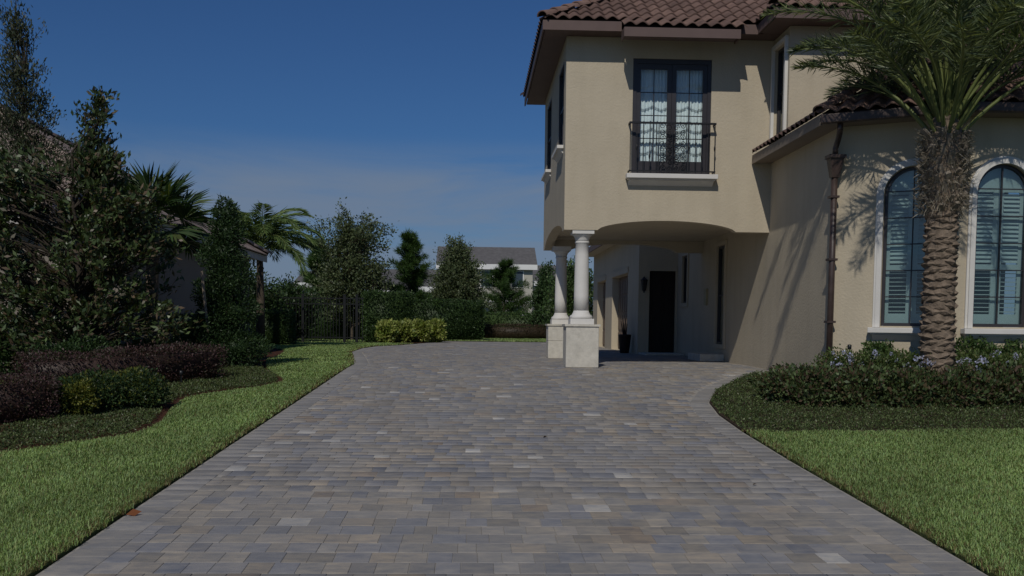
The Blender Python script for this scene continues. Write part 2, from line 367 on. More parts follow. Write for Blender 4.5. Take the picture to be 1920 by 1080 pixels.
def paver_ring(q, top, g=.0018, c=.0035, jz=0.0):
    """q: four ground corners (x,y) ccw -> chamfered block, 12 verts"""
    q = [Vector((p[0]+random.uniform(-.0018, .0018), p[1]+random.uniform(-.0018, .0018))) for p in q]; ce = sum(q, Vector((0, 0)))/4
    def ins(p, k): d = ce-p; return p+d*(k/max(d.length, .02))
    rings = [([ins(p, g*1.4) for p in q], -.03), ([ins(p, g*1.4) for p in q], -.0025), ([ins(p, g*1.4+c*1.4) for p in q], 0)]
    return [(p.x, p.y, gz(p.y)+top+dz+jz) for ring, dz in rings for p in ring]
PF = [(i, (i+1) % 4, 4+(i+1) % 4, 4+i) for i in range(4)]+[(4+i, 4+(i+1) % 4, 8+(i+1) % 4, 8+i) for i in range(4)]+[(8, 9, 10, 11)]
quads = [([(a, c), (b, c), (b, d), (a, d)], col) for a, b, c, d, col in pavers]
for s, e0, e1, a, b, col in border:
    q = [(e0, a), (e0+BW, a), (e1+BW, b), (e1, b)] if s < 0 else [(e0-BW, a), (e0, a), (e1, b), (e1-BW, b)]
    quads.append((q, col))
def inview(q):
    cx = sum(p[0] for p in q)/4; cy = sum(p[1] for p in q)/4
    return cy > 5.72 and abs(cx-.04*cy) < cy*.515
quads.sort(key=lambda t: (0 if inview(t[0]) else 1, t[0][0][1]))
single, rest = quads[:300], quads[300:]
for q, col in single:
    cx = sum(p[0] for p in q)/4; cy = sum(p[1] for p in q)/4
    me = bpy.data.meshes.new('paver'); vs = paver_ring(q, 0, jz=random.uniform(-.0012, .0012)); me.from_pydata(vs, [], PF); me.materials.append(pav_o)
    o = link('paver', me, drive); o.color = (*col, 1)
V = []; C = []; FF = []
for q, col in rest:
    b = len(V); V += paver_ring(q, 0, jz=random.uniform(-.0012, .0012)); C += [col]*12; FF += [tuple(b+i for i in f) for f in PF]
o = link('paver_field', raw_mesh('paver_field', np.array(V), np.array(FF), np.array(C), pav_a), drive); props(o, kind='stuff')

# ---- beds and lawns
bl = [tuple(G(*q)[:2]) for q in [(0, 852), (120, 835), (250, 817), (300, 795), (318, 768), (345, 748), (420, 735), (490, 727), (528, 718), (530, 710), (505, 696), (498, 690)]]
bl = [(-4.6, -6), (-4.55, 9)]+bl+[(-4.4, 21.5), (-4.6, 24), (-5.2, 28), (-7.0, 34), (-9, 39)]
blx, bly = zip(*bl)
bly = np.maximum.accumulate(np.array(bly)+np.arange(len(bly))*1e-4)
def xbed(y): return float(np.interp(y, bly, blx))
props(band('left_lawn', xbed, lambda y: float(xl(y))-.045, -6, 39.2, .012, lawn_m), kind='structure')
props(band('left_bed', lambda y: -6.7-.3*(y > 34), xbed, -6, 34, -.004, mulch_m), kind='structure')
BR = [(3.13, 11.36), (3.5, 11.28), (4.4, 11.33), (5.5, 11.5), (6.6, 11.6), (9, 11.7), (14, 11.9)]
def ybed(x): return float(np.interp(x, *zip(*BR)))
def gridpatch(name, inside, x0, x1, y0, y1, st, dz, mat):
    nx = int((x1-x0)/st); ny = int((y1-y0)/st); mb = MB(); idx = {}
    def vid(i, j):
        if (i, j) not in idx:
            idx[(i, j)] = len(mb.v); mb.v.append((x0+i*st, y0+j*st, gz(y0+j*st)+dz))
        return idx[(i, j)]
    for i in range(nx):
        for j in range(ny):
            if inside(x0+(i+.5)*st, y0+(j+.5)*st): mb.f.append((vid(i, j), vid(i+1, j), vid(i+1, j+1), vid(i, j+1)))
    return mb.build(name, mat)
props(band('right_lawn', lambda y: float(xr(y))+.045, lambda y: 16, -6, 11.6, .012, lawn_m), kind='structure')
props(band('right_bed', lambda y: float(xr(y))+.02, lambda y: 16, 11.3, 18.6, .018, soil_m), kind='structure')
props(band('far_lawn', lambda y: float(xl(YEND)) if y > YEND else float(xl(y)), lambda y: 12, 45.5, 62, .012, lawn_m, 1), kind='structure')
props(band('garden_beyond_fence', lambda y: -14, lambda y: -4.4, 39.3, 48, .012, lawn_m, 1), kind='structure')

def blades(name, inside, boxes, label, hb=.05, cols=None):
    Ps = []
    for (x0, x1, y0, y1, dens) in boxes:
        n = int((x1-x0)*(y1-y0)*dens*1.25); p = np.stack([rng.uniform(x0, x1, n), rng.uniform(y0, y1, n)], 1)
        Ps.append(p[inside(p[:, 0], p[:, 1])])
    P = np.vstack(Ps); n = len(P); d = P[:, 1]
    lump = np.sin(P[:, 0]*5.1+P[:, 1]*3.3)*np.sin(P[:, 1]*4.3-P[:, 0]*2.2)
    H = hb*rng.uniform(.55, 1.25, n)*(1+.18*lump); Wb = np.clip(.0042*d/7, .0045, .028)*rng.uniform(.7, 1.3, n)
    th = rng.uniform(0, 2*np.pi, n); lean = rng.uniform(.3, 1.25, n)
    dx, dy = np.cos(th), np.sin(th)
    gzv = np.array([gz(v) for v in d])
    B = np.stack([P[:, 0], P[:, 1], gzv+.008], 1); S = np.stack([-dy, dx, np.zeros(n)], 1)*Wb[:, None]*.5
    T1 = B+np.stack([dx*lean*H*.3, dy*lean*H*.3, H*.6], 1); T2 = B+np.stack([dx*lean*H*.95, dy*lean*H*.95, H*(1-.25*lean)], 1)
    V = np.empty((n, 5, 3)); V[:, 0] = B-S; V[:, 1] = B+S; V[:, 2] = T1+S*.9; V[:, 3] = T1-S*.9; V[:, 4] = T2
    C = palette(n, cols, .16)
    nz = np.sin(P[:, 0]*1.3+1)*np.sin(P[:, 1]*.9)+.6*np.sin(P[:, 0]*3.1-P[:, 1]*2.3)
    C *= (1+.15*nz)[:, None]
    dead = edge_dry(P) > rng.uniform(0, 1, n); C[dead] = palette(int(dead.sum()), [(.22, .17, .08), (.17, .12, .06), (.14, .13, .04)])
    V = V.reshape(-1, 3); b = np.arange(n)[:, None]*5
    q = np.hstack([b, b+1, b+2, b+3]); t = np.hstack([b+3, b+2, b+4, b+4])
    # quads then triangles
    me = bpy.data.meshes.new(name); faces = np.concatenate([q.ravel(), (np.hstack([b+3, b+2, b+4])).ravel()])
    tot = np.concatenate([np.full(n, 4), np.full(n, 3)]); me.vertices.add(len(V)); me.vertices.foreach_set('co', V.astype(np.float32).ravel())
    me.loops.add(len(faces)); me.loops.foreach_set('vertex_index', faces.astype(np.int32)); me.polygons.add(2*n)
    me.polygons.foreach_set('loop_start', np.concatenate([[0], np.cumsum(tot)[:-1]]).astype(np.int32)); me.update(calc_edges=True)
    ca = me.color_attributes.new('Col', 'FLOAT_COLOR', 'POINT'); C5 = np.repeat(C, 5, axis=0)
    ca.data.foreach_set('color', np.hstack([C5, np.ones((len(C5), 1))]).astype(np.float32).ravel()); me.materials.append(blade)
    return props(link(name, me), label, 'grass', kind='stuff')
def edge_dry(P):
    x, y = P[:, 0], P[:, 1]; dl = np.abs(x-xl(y)); dr = np.abs(x-xr(y)); d = np.minimum(dl, dr)
    return np.clip(.75-d/.28, 0, 1)*.8+.05
GC = [(.27, .395, .125), (.31, .43, .14), (.23, .345, .11), (.34, .44, .18), (.26, .39, .165), (.31, .36, .14)]
vb = np.vectorize(xbed)
blades('grass', lambda x, y: (x < xl(y)-.03-.03*np.sin(y*9)*np.sin(y*23+1)) & (x > vb(y)+.02), [(-5, -2.3, 5, 8, 5200), (-5, -2.3, 8, 12, 3800), (-5, -2.2, 12, 20, 2400), (-8, -2.2, 20, 39, 600), (-5, -2.3, 2.5, 5, 1200)], 'short green lawn grass along the left of the driveway', .043, GC)
vy = np.vectorize(ybed)
blades('grass', lambda x, y: (x > xr(y)+.03+.03*np.sin(y*9)*np.sin(y*23+1)) & (y < vy(x)), [(3, 5.2, 5, 8, 5200), (3, 7.5, 8, 12, 3800), (3, 9, 2.5, 5, 1000), (5.2, 10, 5, 8, 1200), (7.5, 11, 8, 12, 1200)], 'short green lawn grass to the right of the driveway', .043, GC)
blades('grass', lambda x, y: (x > -1.2) & (y > 45.6), [(-2, 6, 45, 56, 300)], 'narrow strip of grass beyond the far end of the paving', .06, GC)
blades('grass', lambda x, y: x > -99, [(-10, -4.5, 39.6, 46, 300)], 'sunlit grass seen through the black fence', .06, GC)

# ================================================================ HOUSE
FY, XL, XR, BY = 19.7, 1.79, 5.87, 25.4
house = empty('stucco_house', (3.8, 19.7, 0), 'two storey cream stucco house with brown clay tile roof and room over the drive', 'house')
def hb(mb, name, mat, smooth=False, parent=None, bevel=0): return mb.build(name, mat, parent or house, smooth, bevel=bevel)
f_front = frame((0, FY, 0), (1, 0, 0), (0, -1, 0))
def arch(a, p, q, z0, rise): return z0+rise*(max(0, 1-((a-(p+q)/2)/((q-p)/2))**2))**.6 if p < a < q else z0
fbot = lambda a: arch(a, 2.45, 5.2, 2.69, .20)
hb(wall_mb(MB(), f_front, XL, XR, fbot, 6.42, [(3.1, 4.65, 3.80, 6.03)], .22, breaks=np.linspace(2.45, 5.2, 41)), 'front_wall', stucco)
f_left = frame((XL, 0, 0), (0, -1, 0), (-1, 0, 0))      # a = -Y
lbot = lambda a: arch(a, -24.95, -20.1, 2.69, .27)
hb(wall_mb(MB(), f_left, -BY, -FY-.22, lbot, 6.42, [(-21.35, -20.15, 4.4, 6.08), (-24.6, -23.3, 4.4, 6.08)], .22, breaks=np.linspace(-24.95, -20.1, 41)), 'side_wall', stucco)
f_rear = frame((0, BY, 0), (1, 0, 0), (0, -1, 0))
hb(wall_mb(MB(), f_rear, XL+.22, XR, fbot, 6.42, [], .22, breaks=np.linspace(2.45, 5.2, 41)), 'rear_wall', stucco)
hb(MB().box(XL+.22, XR, FY+.22, BY, 2.97, 3.1), 'porch_ceiling', stucco)
hb(MB().box(XL+.24, XR-.02, FY+1.0, FY+1.05, 3.12, 6.4), 'dark_inner_backing', darkroom)  # dark sheet behind the french door, room shade put into its colour
# wing: long side wall, upper storey, bay with arched windows
f_side = frame((XR, 0, 0), (0, -1, 0), (-1, 0, 0))
hb(wall_mb(MB(), f_side, -28.5, -16.03, -.5, 4.08, [(-23.85, -23.05, .4, 2.72), (-27.75, -27.1, 1.45, 2.75)], .22), 'wing_side_wall', stucco)
hb(wall_mb(MB(), f_side, -FY+.0, -18.7, 4.08, 6.42, [(-19.62, -18.86, 4.5, 6.2)], .22), 'upper_side_wall', stucco)
f_up = frame((0, 18.7, 0), (1, 0, 0), (0, -1, 0))
hb(wall_mb(MB(), f_up, XR+.22, 13, 3.6, 6.42, [], .22), 'upper_front_wall', stucco)
C30 = R(30); u1 = Vector((math.cos(C30), -math.sin(C30), 0)); n1 = Vector((-math.sin(C30), -math.cos(C30), 0)); B0 = Vector((XR, 16.03, 0)); FL = 1.86
B1 = B0+u1*FL
f_bay1 = frame(B0, u1, n1); f_bay2 = frame(B1, (1, 0, 0), (0, -1, 0))
def archhi(p, q, spring): return lambda a: spring+math.sqrt(max(0, ((q-p)/2)**2-(a-(p+q)/2)**2))
WIN1, WIN2 = (.72, 1.58), (.20, 1.06)
ZS, ZSP = .86, 2.92
hb(wall_mb(MB(), f_bay1, 0, FL, -.6, 4.08, [(WIN1[0], WIN1[1], ZS, archhi(*WIN1, ZSP))], .2), 'bay_wall', stucco)
hb(wall_mb(MB(), f_bay2, 0, 4.2, -.6, 4.08, [(WIN2[0], WIN2[1], ZS, archhi(*WIN2, ZSP)), (2.0, 2.86, ZS, archhi(2.0, 2.86, ZSP))], .2), 'bay_front_wall', stucco)
hb(MB().box(B1.x+4.2, B1.x+4.4, B1.y, 18.6, -.6, 4.08), 'bay_end_wall', stucco)
hb(MB().add([(XR+.25, 16.2, 0), (12, 15.5, 0), (12, 18.4, 0), (XR+.25, 18.4, 0)], [(0, 1, 2, 3)]), 'bay_floor', darkroom)
# back of the covered drive, garage
f_back = frame((0, 28.5, 0), (1, 0, 0), (0, -1, 0))
hb(wall_mb(MB(), f_back, 4.75, XR, -.1, 3.5, [(5.06, 5.82, 0.02, 2.38)], .2), 'entry_wall', stucco)
f_gar = frame((4.75, 0, 0), (0, -1, 0), (-1, 0, 0))
GD = [(-33.9, -30.5, 0.0, 2.42), (-37.9, -35.6, 0.0, 2.42)]
hb(wall_mb(MB(), f_gar, -39.2, -28.7, -.1, 3.5, GD, .32), 'garage_wall', stucco)
hb(MB().box(4.3, 13, 28.9, 39.6, 3.5, 3.62), 'garage_ceiling', stucco)
hb(MB().box(5.07, 13, 39.0, 39.2, -.1, 3.5), 'garage_end_wall', stucco)
for (a0, a1, z0, z1) in GD:
    o = MB(); fbox(o, f_gar, a0+.002, a1-.002, .24, .29, z0+.02, z1-.002); gd = hb(o, 'garage_door', garage_m)
    nc = 7 if a1-a0 > 3 else 5
    for i in range(nc):
        for j in range(4):
            w = (a1-a0)/nc; q = MB(); fbox(q, f_gar, a0+w*i+.05, a0+w*(i+1)-.05, .215, .238, .1+j*.58, .1+j*.58+.48); q.build('panel', garage_m, gd)
    o = MB(); fbox(o, f_gar, a0-.14, a1+.14, -.035, -.002, z1+.002, z1+.18); hb(o, 'garage_trim', stucco)
def trimbox(fr, a0, a1, z0, z1, w, name='window_trim', d=.04, mat=None):
    m_ = MB(); fbox(m_, fr, a0-w, a0-.002, -d, -.002, z0-w, z1+w); fbox(m_, fr, a1+.002, a1+w, -d, -.002, z0-w, z1+w)
    fbox(m_, fr, a0, a1, -d, -.002, z1+.002, z1+w); fbox(m_, fr, a0, a1, -d, -.002, z0-w, z0-.002); return hb(m_, name, mat or trim)
def sill(fr, a0, a1, z, name='window_sill', d=.13, h=.16):
    m_ = MB(); fbox(m_, fr, a0-.08, a1+.08, -d, -.002, z-h*.42, z)
    fbox(m_, fr, a0-.045, a1+.045, -d*.72, -.002, z-h*.55, z-h*.42-.001)
    p = [fr(a0-.02, -.002, z-h), fr(a1+.02, -.002, z-h), fr(a1+.02, -d*.62, z-h*.56), fr(a0-.02, -d*.62, z-h*.56)]
    q = [fr(a0-.02, -.002, z-h*.56), fr(a1+.02, -.002, z-h*.56)]
    m_.add([p[0], p[1], p[2], p[3], q[0], q[1]], [(0, 1, 2, 3), (3, 2, 5, 4), (0, 3, 4), (1, 5, 2)])
    return hb(m_, name, trim, bevel=.008)
def rect_window(fr, a0, a1, z0, z1, cols=1, rows=2, back=darkroom, depth=.1):
    m_ = MB(); w = .05; e = .003; a0 += e; a1 -= e; z0 += e; z1 -= e
    fbox(m_, fr, a0, a0+w, depth-.04, depth+.03, z0, z1); fbox(m_, fr, a1-w, a1, depth-.04, depth+.03, z0, z1)
    fbox(m_, fr, a0+w, a1-w, depth-.04, depth+.03, z0, z0+w); fbox(m_, fr, a0+w, a1-w, depth-.04, depth+.03, z1-w, z1)
    wn = hb(m_, 'window', bronze); W[wn] = W[house]
    for i in range(cols):
        for j in range(rows):
            p0 = a0+w+(a1-a0-2*w)*i/cols; p1 = a0+w+(a1-a0-2*w)*(i+1)/cols; q0 = z0+w+(z1-z0-2*w)*j/rows; q1 = z0+w+(z1-z0-2*w)*(j+1)/rows
            g = MB(); fbox(g, fr, p0+.008, p1-.008, depth, depth+.006, q0+.008, q1-.008); g.build('pane', glass, wn)
    mm = MB()
    for i in range(1, cols): x = a0+w+(a1-a0-2*w)*i/cols; fbox(mm, fr, x-.012, x+.012, depth-.012, depth+.016, z0+w, z1-w)
    for j in range(1, rows): z = z0+w+(z1-z0-2*w)*j/rows; fbox(mm, fr, a0+w, a1-w, depth-.014, depth+.018, z-.012, z+.012)
    if mm.v: mm.build('muntin', bronze, wn)
    b = MB(); fbox(b, fr, a0-.1, a1+.1, .45, .47, z0-.1, z1+.1); b.build('dark_backing', back, wn)  # added dark sheet behind the panes in place of an unlit room
    return wn
for a0, a1 in ((-21.35, -20.15), (-24.6, -23.3)):
    rect_window(f_left, a0, a1, 4.4, 6.08, 2, 2, depth=.045); sill(f_left, a0, a1, 4.398)
rect_window(f_side, -23.85, -23.05, .4, 2.72, 1, 2, depth=.06); trimbox(f_side, -23.85, -23.05, .4, 2.72, .1, mat=stucco)
rect_window(f_side, -27.75, -27.1, 1.45, 2.75, 1, 1, depth=.06); trimbox(f_side, -27.75, -27.1, 1.45, 2.75, .1, mat=stucco)
rect_window(f_side, -19.62, -18.86, 4.5, 6.2, 1, 2); trimbox(f_side, -19.60, -18.86, 4.5, 6.2, .075, d=.06)
# entry door
o = MB(); fbox(o, f_back, 5.063, 5.817, .08, .13, .03, 2.375); door = hb(o, 'door', doorwood)
for z0, z1 in ((.2, 1.0), (1.15, 2.2)):
    for a0 in (5.14, 5.48):
        q = MB(); fbox(q, f_back, a0, a0+.27, .055, .078, z0, z1); q.build('panel', doorwood, door)
q = MB().tube([(5.13, 28.55, .98), (5.13, 28.5, .98), (5.13, 28.5, 1.12), (5.13, 28.55, 1.12)], .01, 6); q.build('handle', copper, door)
m_ = MB(); fbox(m_, f_back, 4.96, 5.058, -.04, -.002, 0, 2.5); fbox(m_, f_back, 5.058, 5.85, -.04, -.002, 2.384, 2.5); hb(m_, 'door_trim', stucco)
# lantern by the door
lz = 1.98; lm_ = MB().box(4.84, 4.92, 28.44, 28.498, lz-.08, lz+.12)
lm_.tube([(4.88, 28.47, lz+.1), (4.88, 28.4, lz+.2), (4.88, 28.33, lz+.19)], .012, 6)
lan = hb(lm_, 'wall_lantern', iron)
MB().tube_z((4.88, 28.33, lz-.2), [(0, .02), (.04, .06), (.3, .09), (.33, .11), (.4, .03), (.43, .012)], 6).build('lantern_cage', iron, lan)
MB().tube_z((4.88, 28.33, lz-.24), [(0, .006), (.02, .02), (.045, .015)], 6).build('finial', iron, lan)
o = MB(); fbox(o, f_side, -25.0, -24.75, -.05, -.002, 1.35, 1.75); hb(o, 'meter_box', solid('beige_box', (.36, .32, .2), .6))
hb(MB().box(5.3, XR-.002, 23.0, 24.3, .003, .17), 'side_step', limestone, bevel=.01)
hb(MB().box(4.77, 5.86, 27.3, 28.49, .003, .05), 'door_step', limestone)

# french door with curtains, railing, sill
fd = f_front; A0, A1, Z0, Z1 = 3.103, 4.647, 3.803, 6.027
m_ = MB(); fbox(m_, fd, A0, A0+.07, .02, .12, Z0, Z1); fbox(m_, fd, A1-.07, A1, .02, .12, Z0, Z1); fbox(m_, fd, A0+.07, A1-.07, .02, .12, Z1-.09, Z1); fbox(m_, fd, A0+.07, A1-.07, .02, .12, Z0, Z0+.05)
door_fr = hb(m_, 'french_door', bronze)
for s0, s1 in ((A0+.072, 3.872), (3.878, A1-.072)):
    m_ = MB(); st = .085; zb, zt = Z0+.052, Z1-.092
    fbox(m_, fd, s0, s0+st, .04, .09, zb, zt); fbox(m_, fd, s1-st, s1, .04, .09, zb, zt); fbox(m_, fd, s0+st, s1-st, .04, .09, zb, zb+.2); fbox(m_, fd, s0+st, s1-st, .04, .09, zt-.1, zt)
    m_.build('door_leaf', bronze, door_fr)
    g0, g1, h0, h1 = s0+st, s1-st, zb+.2, zt-.1
    for i in range(2):
        for j in range(4):
            p0 = g0+(g1-g0)*i/2; p1 = g0+(g1-g0)*(i+1)/2; q0 = h0+(h1-h0)*j/4; q1 = h0+(h1-h0)*(j+1)/4
            g = MB(); fbox(g, fd, p0+.006, p1-.006, .065, .07, q0+.006, q1-.006); g.build('pane', glass, door_fr)
    m_ = MB(); c_ = (g0+g1)/2; fbox(m_, fd, c_-.008, c_+.008, .055, .08, h0, h1)
    for j in range(1, 4): z = h0+(h1-h0)*j/4; fbox(m_, fd, g0, g1, .056, .079, z-.008, z+.008)
    m_.build('muntin', bronze, door_fr)
    # gathered curtain with swags
    nu, nz_ = 60, 90; vs = []
    for j in range(nz_+1):
        for i in range(nu+1):
            a = s0+(s1-s0)*i/nu; z = zb+(zt-zb)*j/nz_
            ph = (z+.07*abs(math.sin(math.pi*(a-s0)/((s1-s0)/2.0)))-zb) / .43
            vs.append(fd(a, .17+.014*math.sin(a*95+.5*math.sin(z*2))+.008*math.sin(a*41)+.045*(ph % 1.0), z))
    m_ = MB(); m_.add(vs, [(j*(nu+1)+i, j*(nu+1)+i+1, (j+1)*(nu+1)+i+1, (j+1)*(nu+1)+i) for j in range(nz_) for i in range(nu)]); m_.build('curtain', curtain_m, door_fr, True)
sill(f_front, 3.06, 4.69, 3.78, 'balcony_sill', .22, .21)
ra0, ra1, rd = 3.02, 4.72, -.17
m_ = MB(); fbox(m_, fd, ra0, ra1, rd-.02, rd+.02, 4.74, 4.775); 
for a in (ra0, ra1-.03): fbox(m_, fd, a, a+.03, rd+.0195, -.002, 4.742, 4.77)
rail = hb(m_, 'balcony_railing', iron)
m_ = MB(); fbox(m_, fd, ra0, ra1, rd-.012, rd+.012, 3.82, 3.845)
for a in (ra0, ra1-.03): fbox(m_, fd, a, a+.03, rd+.0115, -.002, 3.82, 3.843)
m_.build('bottom_rail', iron, rail)
for i in range(14):
    a = ra0+.02+(ra1-ra0-.04)*i/13
    if 5 <= i <= 8: continue
    m_ = MB(); fbox(m_, fd, a-.007, a+.007, rd-.007, rd+.007, 3.846, 4.739)
    if i % 2: p = fd(a, rd, 4.28 if i % 4 == 1 else 4.12); m_.tube_z(p, [(-.06, .008), (-.02, .019), (.02, .019), (.06, .008)], 6)
    m_.build('baluster', iron, rail)
m_ = MB()
for a in (3.60, 4.14): fbox(m_, fd, a-.007, a+.007, rd-.008, rd+.008, 3.846, 4.739)
fbox(m_, fd, 3.863, 3.877, rd-.008, rd+.008, 3.846, 4.739)
def spiral(cx, cz, r, s, s2, turns=1.6):
    return [fd(cx+s*r*(1-.85*t)*math.cos(t*turns*2*math.pi), rd, cz+s2*r*(1-.85*t)*math.sin(t*turns*2*math.pi)) for t in np.linspace(0, 1, 22)]
for k in range(8):
    z = 3.90+k*.11
    for sx in (-1, 1):
        m_.tube(spiral(3.87+sx*.07, z, .058, sx, 1 if k % 2 else -1), .0075, 5); m_.tube(spiral(3.87+sx*.20, z+.03, .062, -sx, 1 if k % 2 else -1), .0075, 5)
m_.build('scrollwork', iron, rail)

# arched windows with shutters
def arched_window(fr, p, q):
    c = (p+q)/2; r = (q-p)/2; K = 24
    def ring(rad, zb): return [(c-rad, zb)]+[(c-rad*math.cos(math.pi*i/K), ZSP+rad*math.sin(math.pi*i/K)) for i in range(K+1)]+[(c+rad, zb)]
    def arcband(r0, r1, d0, d1, zb, name, mat, parent=house, smooth=False, close=False):
        A, B = ring(r0, zb), ring(r1, zb); mb = MB(); n = len(A)
        vs = [fr(a, d0, z) for a, z in A]+[fr(a, d0, z) for a, z in B]+[fr(a, d1, z) for a, z in A]+[fr(a, d1, z) for a, z in B]
        fs = []
        for i in range(n-1): fs += [(i, i+1, n+i+1, n+i), (2*n+i, 3*n+i, 3*n+i+1, 2*n+i+1), (n+i, n+i+1, 3*n+i+1, 3*n+i), (i, 2*n+i, 2*n+i+1, i+1)]
        fs += [(0, n, 3*n, 2*n), (n-1, 3*n-1, 4*n-1, 2*n-1)]
        mb.add(vs, fs); return mb.build(name, mat, parent)
    tr = arcband(r+.004, r+.08, -.055, -.002, ZS-.02, 'window_surround', trim)
    arcband(r+.08, r+.115, -.03, -.002, ZS-.02, 'surround_edge', trim, tr)
    wn = arcband(r-.05, r-.003, .04, .1, ZS+.003, 'window', bronze)
    m_ = MB(); fbox(m_, fr, p+.05, q-.05, .04, .1, ZS+.003, ZS+.05); m_.build('bottom_rail', bronze, wn)
    pts = ring(r-.05, ZS+.05); g = MB(); g.prism([fr(a, .066, z) for a, z in pts], fr(0, .006, 0)-fr(0, 0, 0)); g.build('pane', glass_dark, wn)
    m_ = MB(); fbox(m_, fr, c-.009, c+.009, .05, .085, ZS+.05, ZSP+r-.05)
    for k in range(1, 6):
        z = ZS+.05+k*(ZSP+.05-ZS)/5*.98; hw = r-.05 if z < ZSP else math.sqrt(max(0, (r-.05)**2-(z-ZSP)**2))
        fbox(m_, fr, c-hw, c+hw, .051, .084, z-.008, z+.008)
    m_.build('muntin', bronze, wn)
    # shutters: two leaves of stiles with tilted slats
    for s in (-1, 1):
        e0, e1 = (c-r+.02, c-.004) if s < 0 else (c+.004, c+r-.02)
        out_, in_ = (e0, e1) if s < 0 else (e1, e0)
        m_ = MB(); zt = lambda a: ZSP+math.sqrt(max(0, (r-.015)**2-(a-c)**2))
        for b0, b1 in ((e0, e0+.075), (e1-.075, e1)): m_.prism([fr(b0, .14, ZS+.01), fr(b1, .14, ZS+.01), fr(b1, .14, min(zt(b1), zt(b0)) if b0 in (e0,) and s < 0 or (b1 == e1 and s > 0) else zt((b0+b1)/2)), fr(b0, .14, zt(b0))], fr(0, .03, 0)-fr(0, 0, 0))
        fbox(m_, fr, e0+.075, e1-.075, .14, .17, ZS+.01, ZS+.2); fbox(m_, fr, e0+.075, e1-.075, .14, .17, ZS+.87, ZS+.97)
        a_, b_ = e0+.075, e1-.075; m_.prism([fr(a_, .14, ZSP+.02), fr(b_, .14, ZSP+.02), fr(b_, .14, zt(b_)), fr((a_+b_)/2, .14, zt((a_+b_)/2)), fr(a_, .14, zt(a_))], fr(0, .03, 0)-fr(0, 0, 0))
        m_.build('shutter_frame', shutter_m, wn)
        z = ZS+.235; k = 0
        while z < ZSP-.01:
            if not (ZS+.84 < z < ZS+1.0):
                tilt = .004 if z < ZS+.85 else .032
                p_ = [fr(e0+.077, .15-.024, z-tilt), fr(e1-.077, .15-.024, z-tilt), fr(e1-.077, .15+.03, z+tilt), fr(e0+.077, .15+.03, z+tilt)]
                MB().prism(p_, (0, 0, .008)).build('slat', shutter_m, wn)
            z += .066
    b = MB(); fbox(b, fr, p-.05, q+.05, .75, .77, ZS-.2, ZSP+r+.1); b.build('dark_room_backing', darkroom, wn)  # dark sheet behind the shutters, painted as unlit interior
    sill(fr, p-.09, q+.09, ZS-.025, 'window_sill', .15, .2)
arched_window(f_bay1, *WIN1); arched_window(f_bay2, *WIN2); arched_window(f_bay2, 2.0, 2.86)

# columns
for cy in (19.93, 24.55):
    cx = 2.175
    pl = MB()
    for z0, z1 in ((.0, .42), (.424, .79)): pl.box(cx-.325, cx+.325, cy-.325, cy+.325, gz(cy-.3)+z0, z1)
    col = hb(pl, 'column', limestone, bevel=.012)
    MB().box(cx-.35, cx+.35, cy-.35, cy+.35, .792, .835).build('plinth_cap', limestone, col)
    MB().box(cx-.235, cx+.235, cy-.235, cy+.235, .836, .945).build('base_block', trim, col)
    MB().tube_z((cx, cy, .946), [(0, .225), (.03, .232), (.06, .22), (.075, .19), (.12, .165), (.16, .15)], 28).build('base_ring', trim, col, True)
    MB().tube_z((cx, cy, 1.106), [(0, .148), (.3, .147), (.7, .143), (1.1, .136), (1.33, .13), (1.34, .145), (1.37, .145)], 28).build('shaft', trim, col, True)
    MB().tube_z((cx, cy, 2.477), [(0, .135), (.04, .14), (.09, .16), (.12, .19), (.14, .205)], 28).build('capital', trim, col, True)
    MB().box(cx-.215, cx+.215, cy-.215, cy+.215, 2.618, 2.72).build('abacus', trim, col)

# ---- hip roofs with tiles
def clip(poly, a, b, c):                            # keep a*x+b*y+c >= 0
    out_ = []
    for i in range(len(poly)):
        p, q = poly[i], poly[(i+1) % len(poly)]; fp = a*p[0]+b*p[1]+c; fq = a*q[0]+b*q[1]+c
        if fp >= 0: out_.append(p)
        if fp*fq < 0: t = fp/(fp-fq); out_.append((p[0]+(q[0]-p[0])*t, p[1]+(q[1]-p[1])*t))
    return out_
def stile_mesh(w, l, h=.06, seg=10):
    mb = MB(); vs = []
    for k, (v, lift) in enumerate(((0, .035), (l, 0))):
        for i in range(seg+1):
            s = i/seg; z = h*(.5-.5*math.cos(2*math.pi*s))**.8
            vs.append((s*w, v, z+lift))
    for i in range(seg+1):
        s = i/seg; z = h*(.5-.5*math.cos(2*math.pi*s))**.8; vs.append((s*w, .004, z+.035-.022))
    n = seg+1
    mb.add(vs, [(i, i+1, n+i+1, n+i) for i in range(seg)]+[(2*n+i, 2*n+i+1, i+1, i) for i in range(seg)])
    me = mb.mesh('roof_tile', tile_m, True); return me
def flat_mesh(w, l):
    mb = MB(); mb.box(.004, w-.004, 0, l, .0, .028); 
    for i in (4, 5, 6, 7): pass
    me = mb.mesh('roof_tile', flat_tile); return me
def capmesh(l, r, mat):
    mb = MB(); n = 8; vs = []
    for v, rr, lift in ((0, r, .02), (l, r*.82, 0)):
        for i in range(n+1): a = math.pi*i/n; vs.append((rr*math.cos(a), v, rr*.8*math.sin(a)+lift))
    for i in range(n+1): a = math.pi*i/n; vs.append((r*.8*math.cos(a), .005, r*.62*math.sin(a)+.02))
    k = n+1; mb.add(vs, [(i, i+1, k+i+1, k+i) for i in range(n)]+[(2*k+i, 2*k+i+1, i+1, i) for i in range(n)])
    return mb.mesh('hip_tile', mat, True)
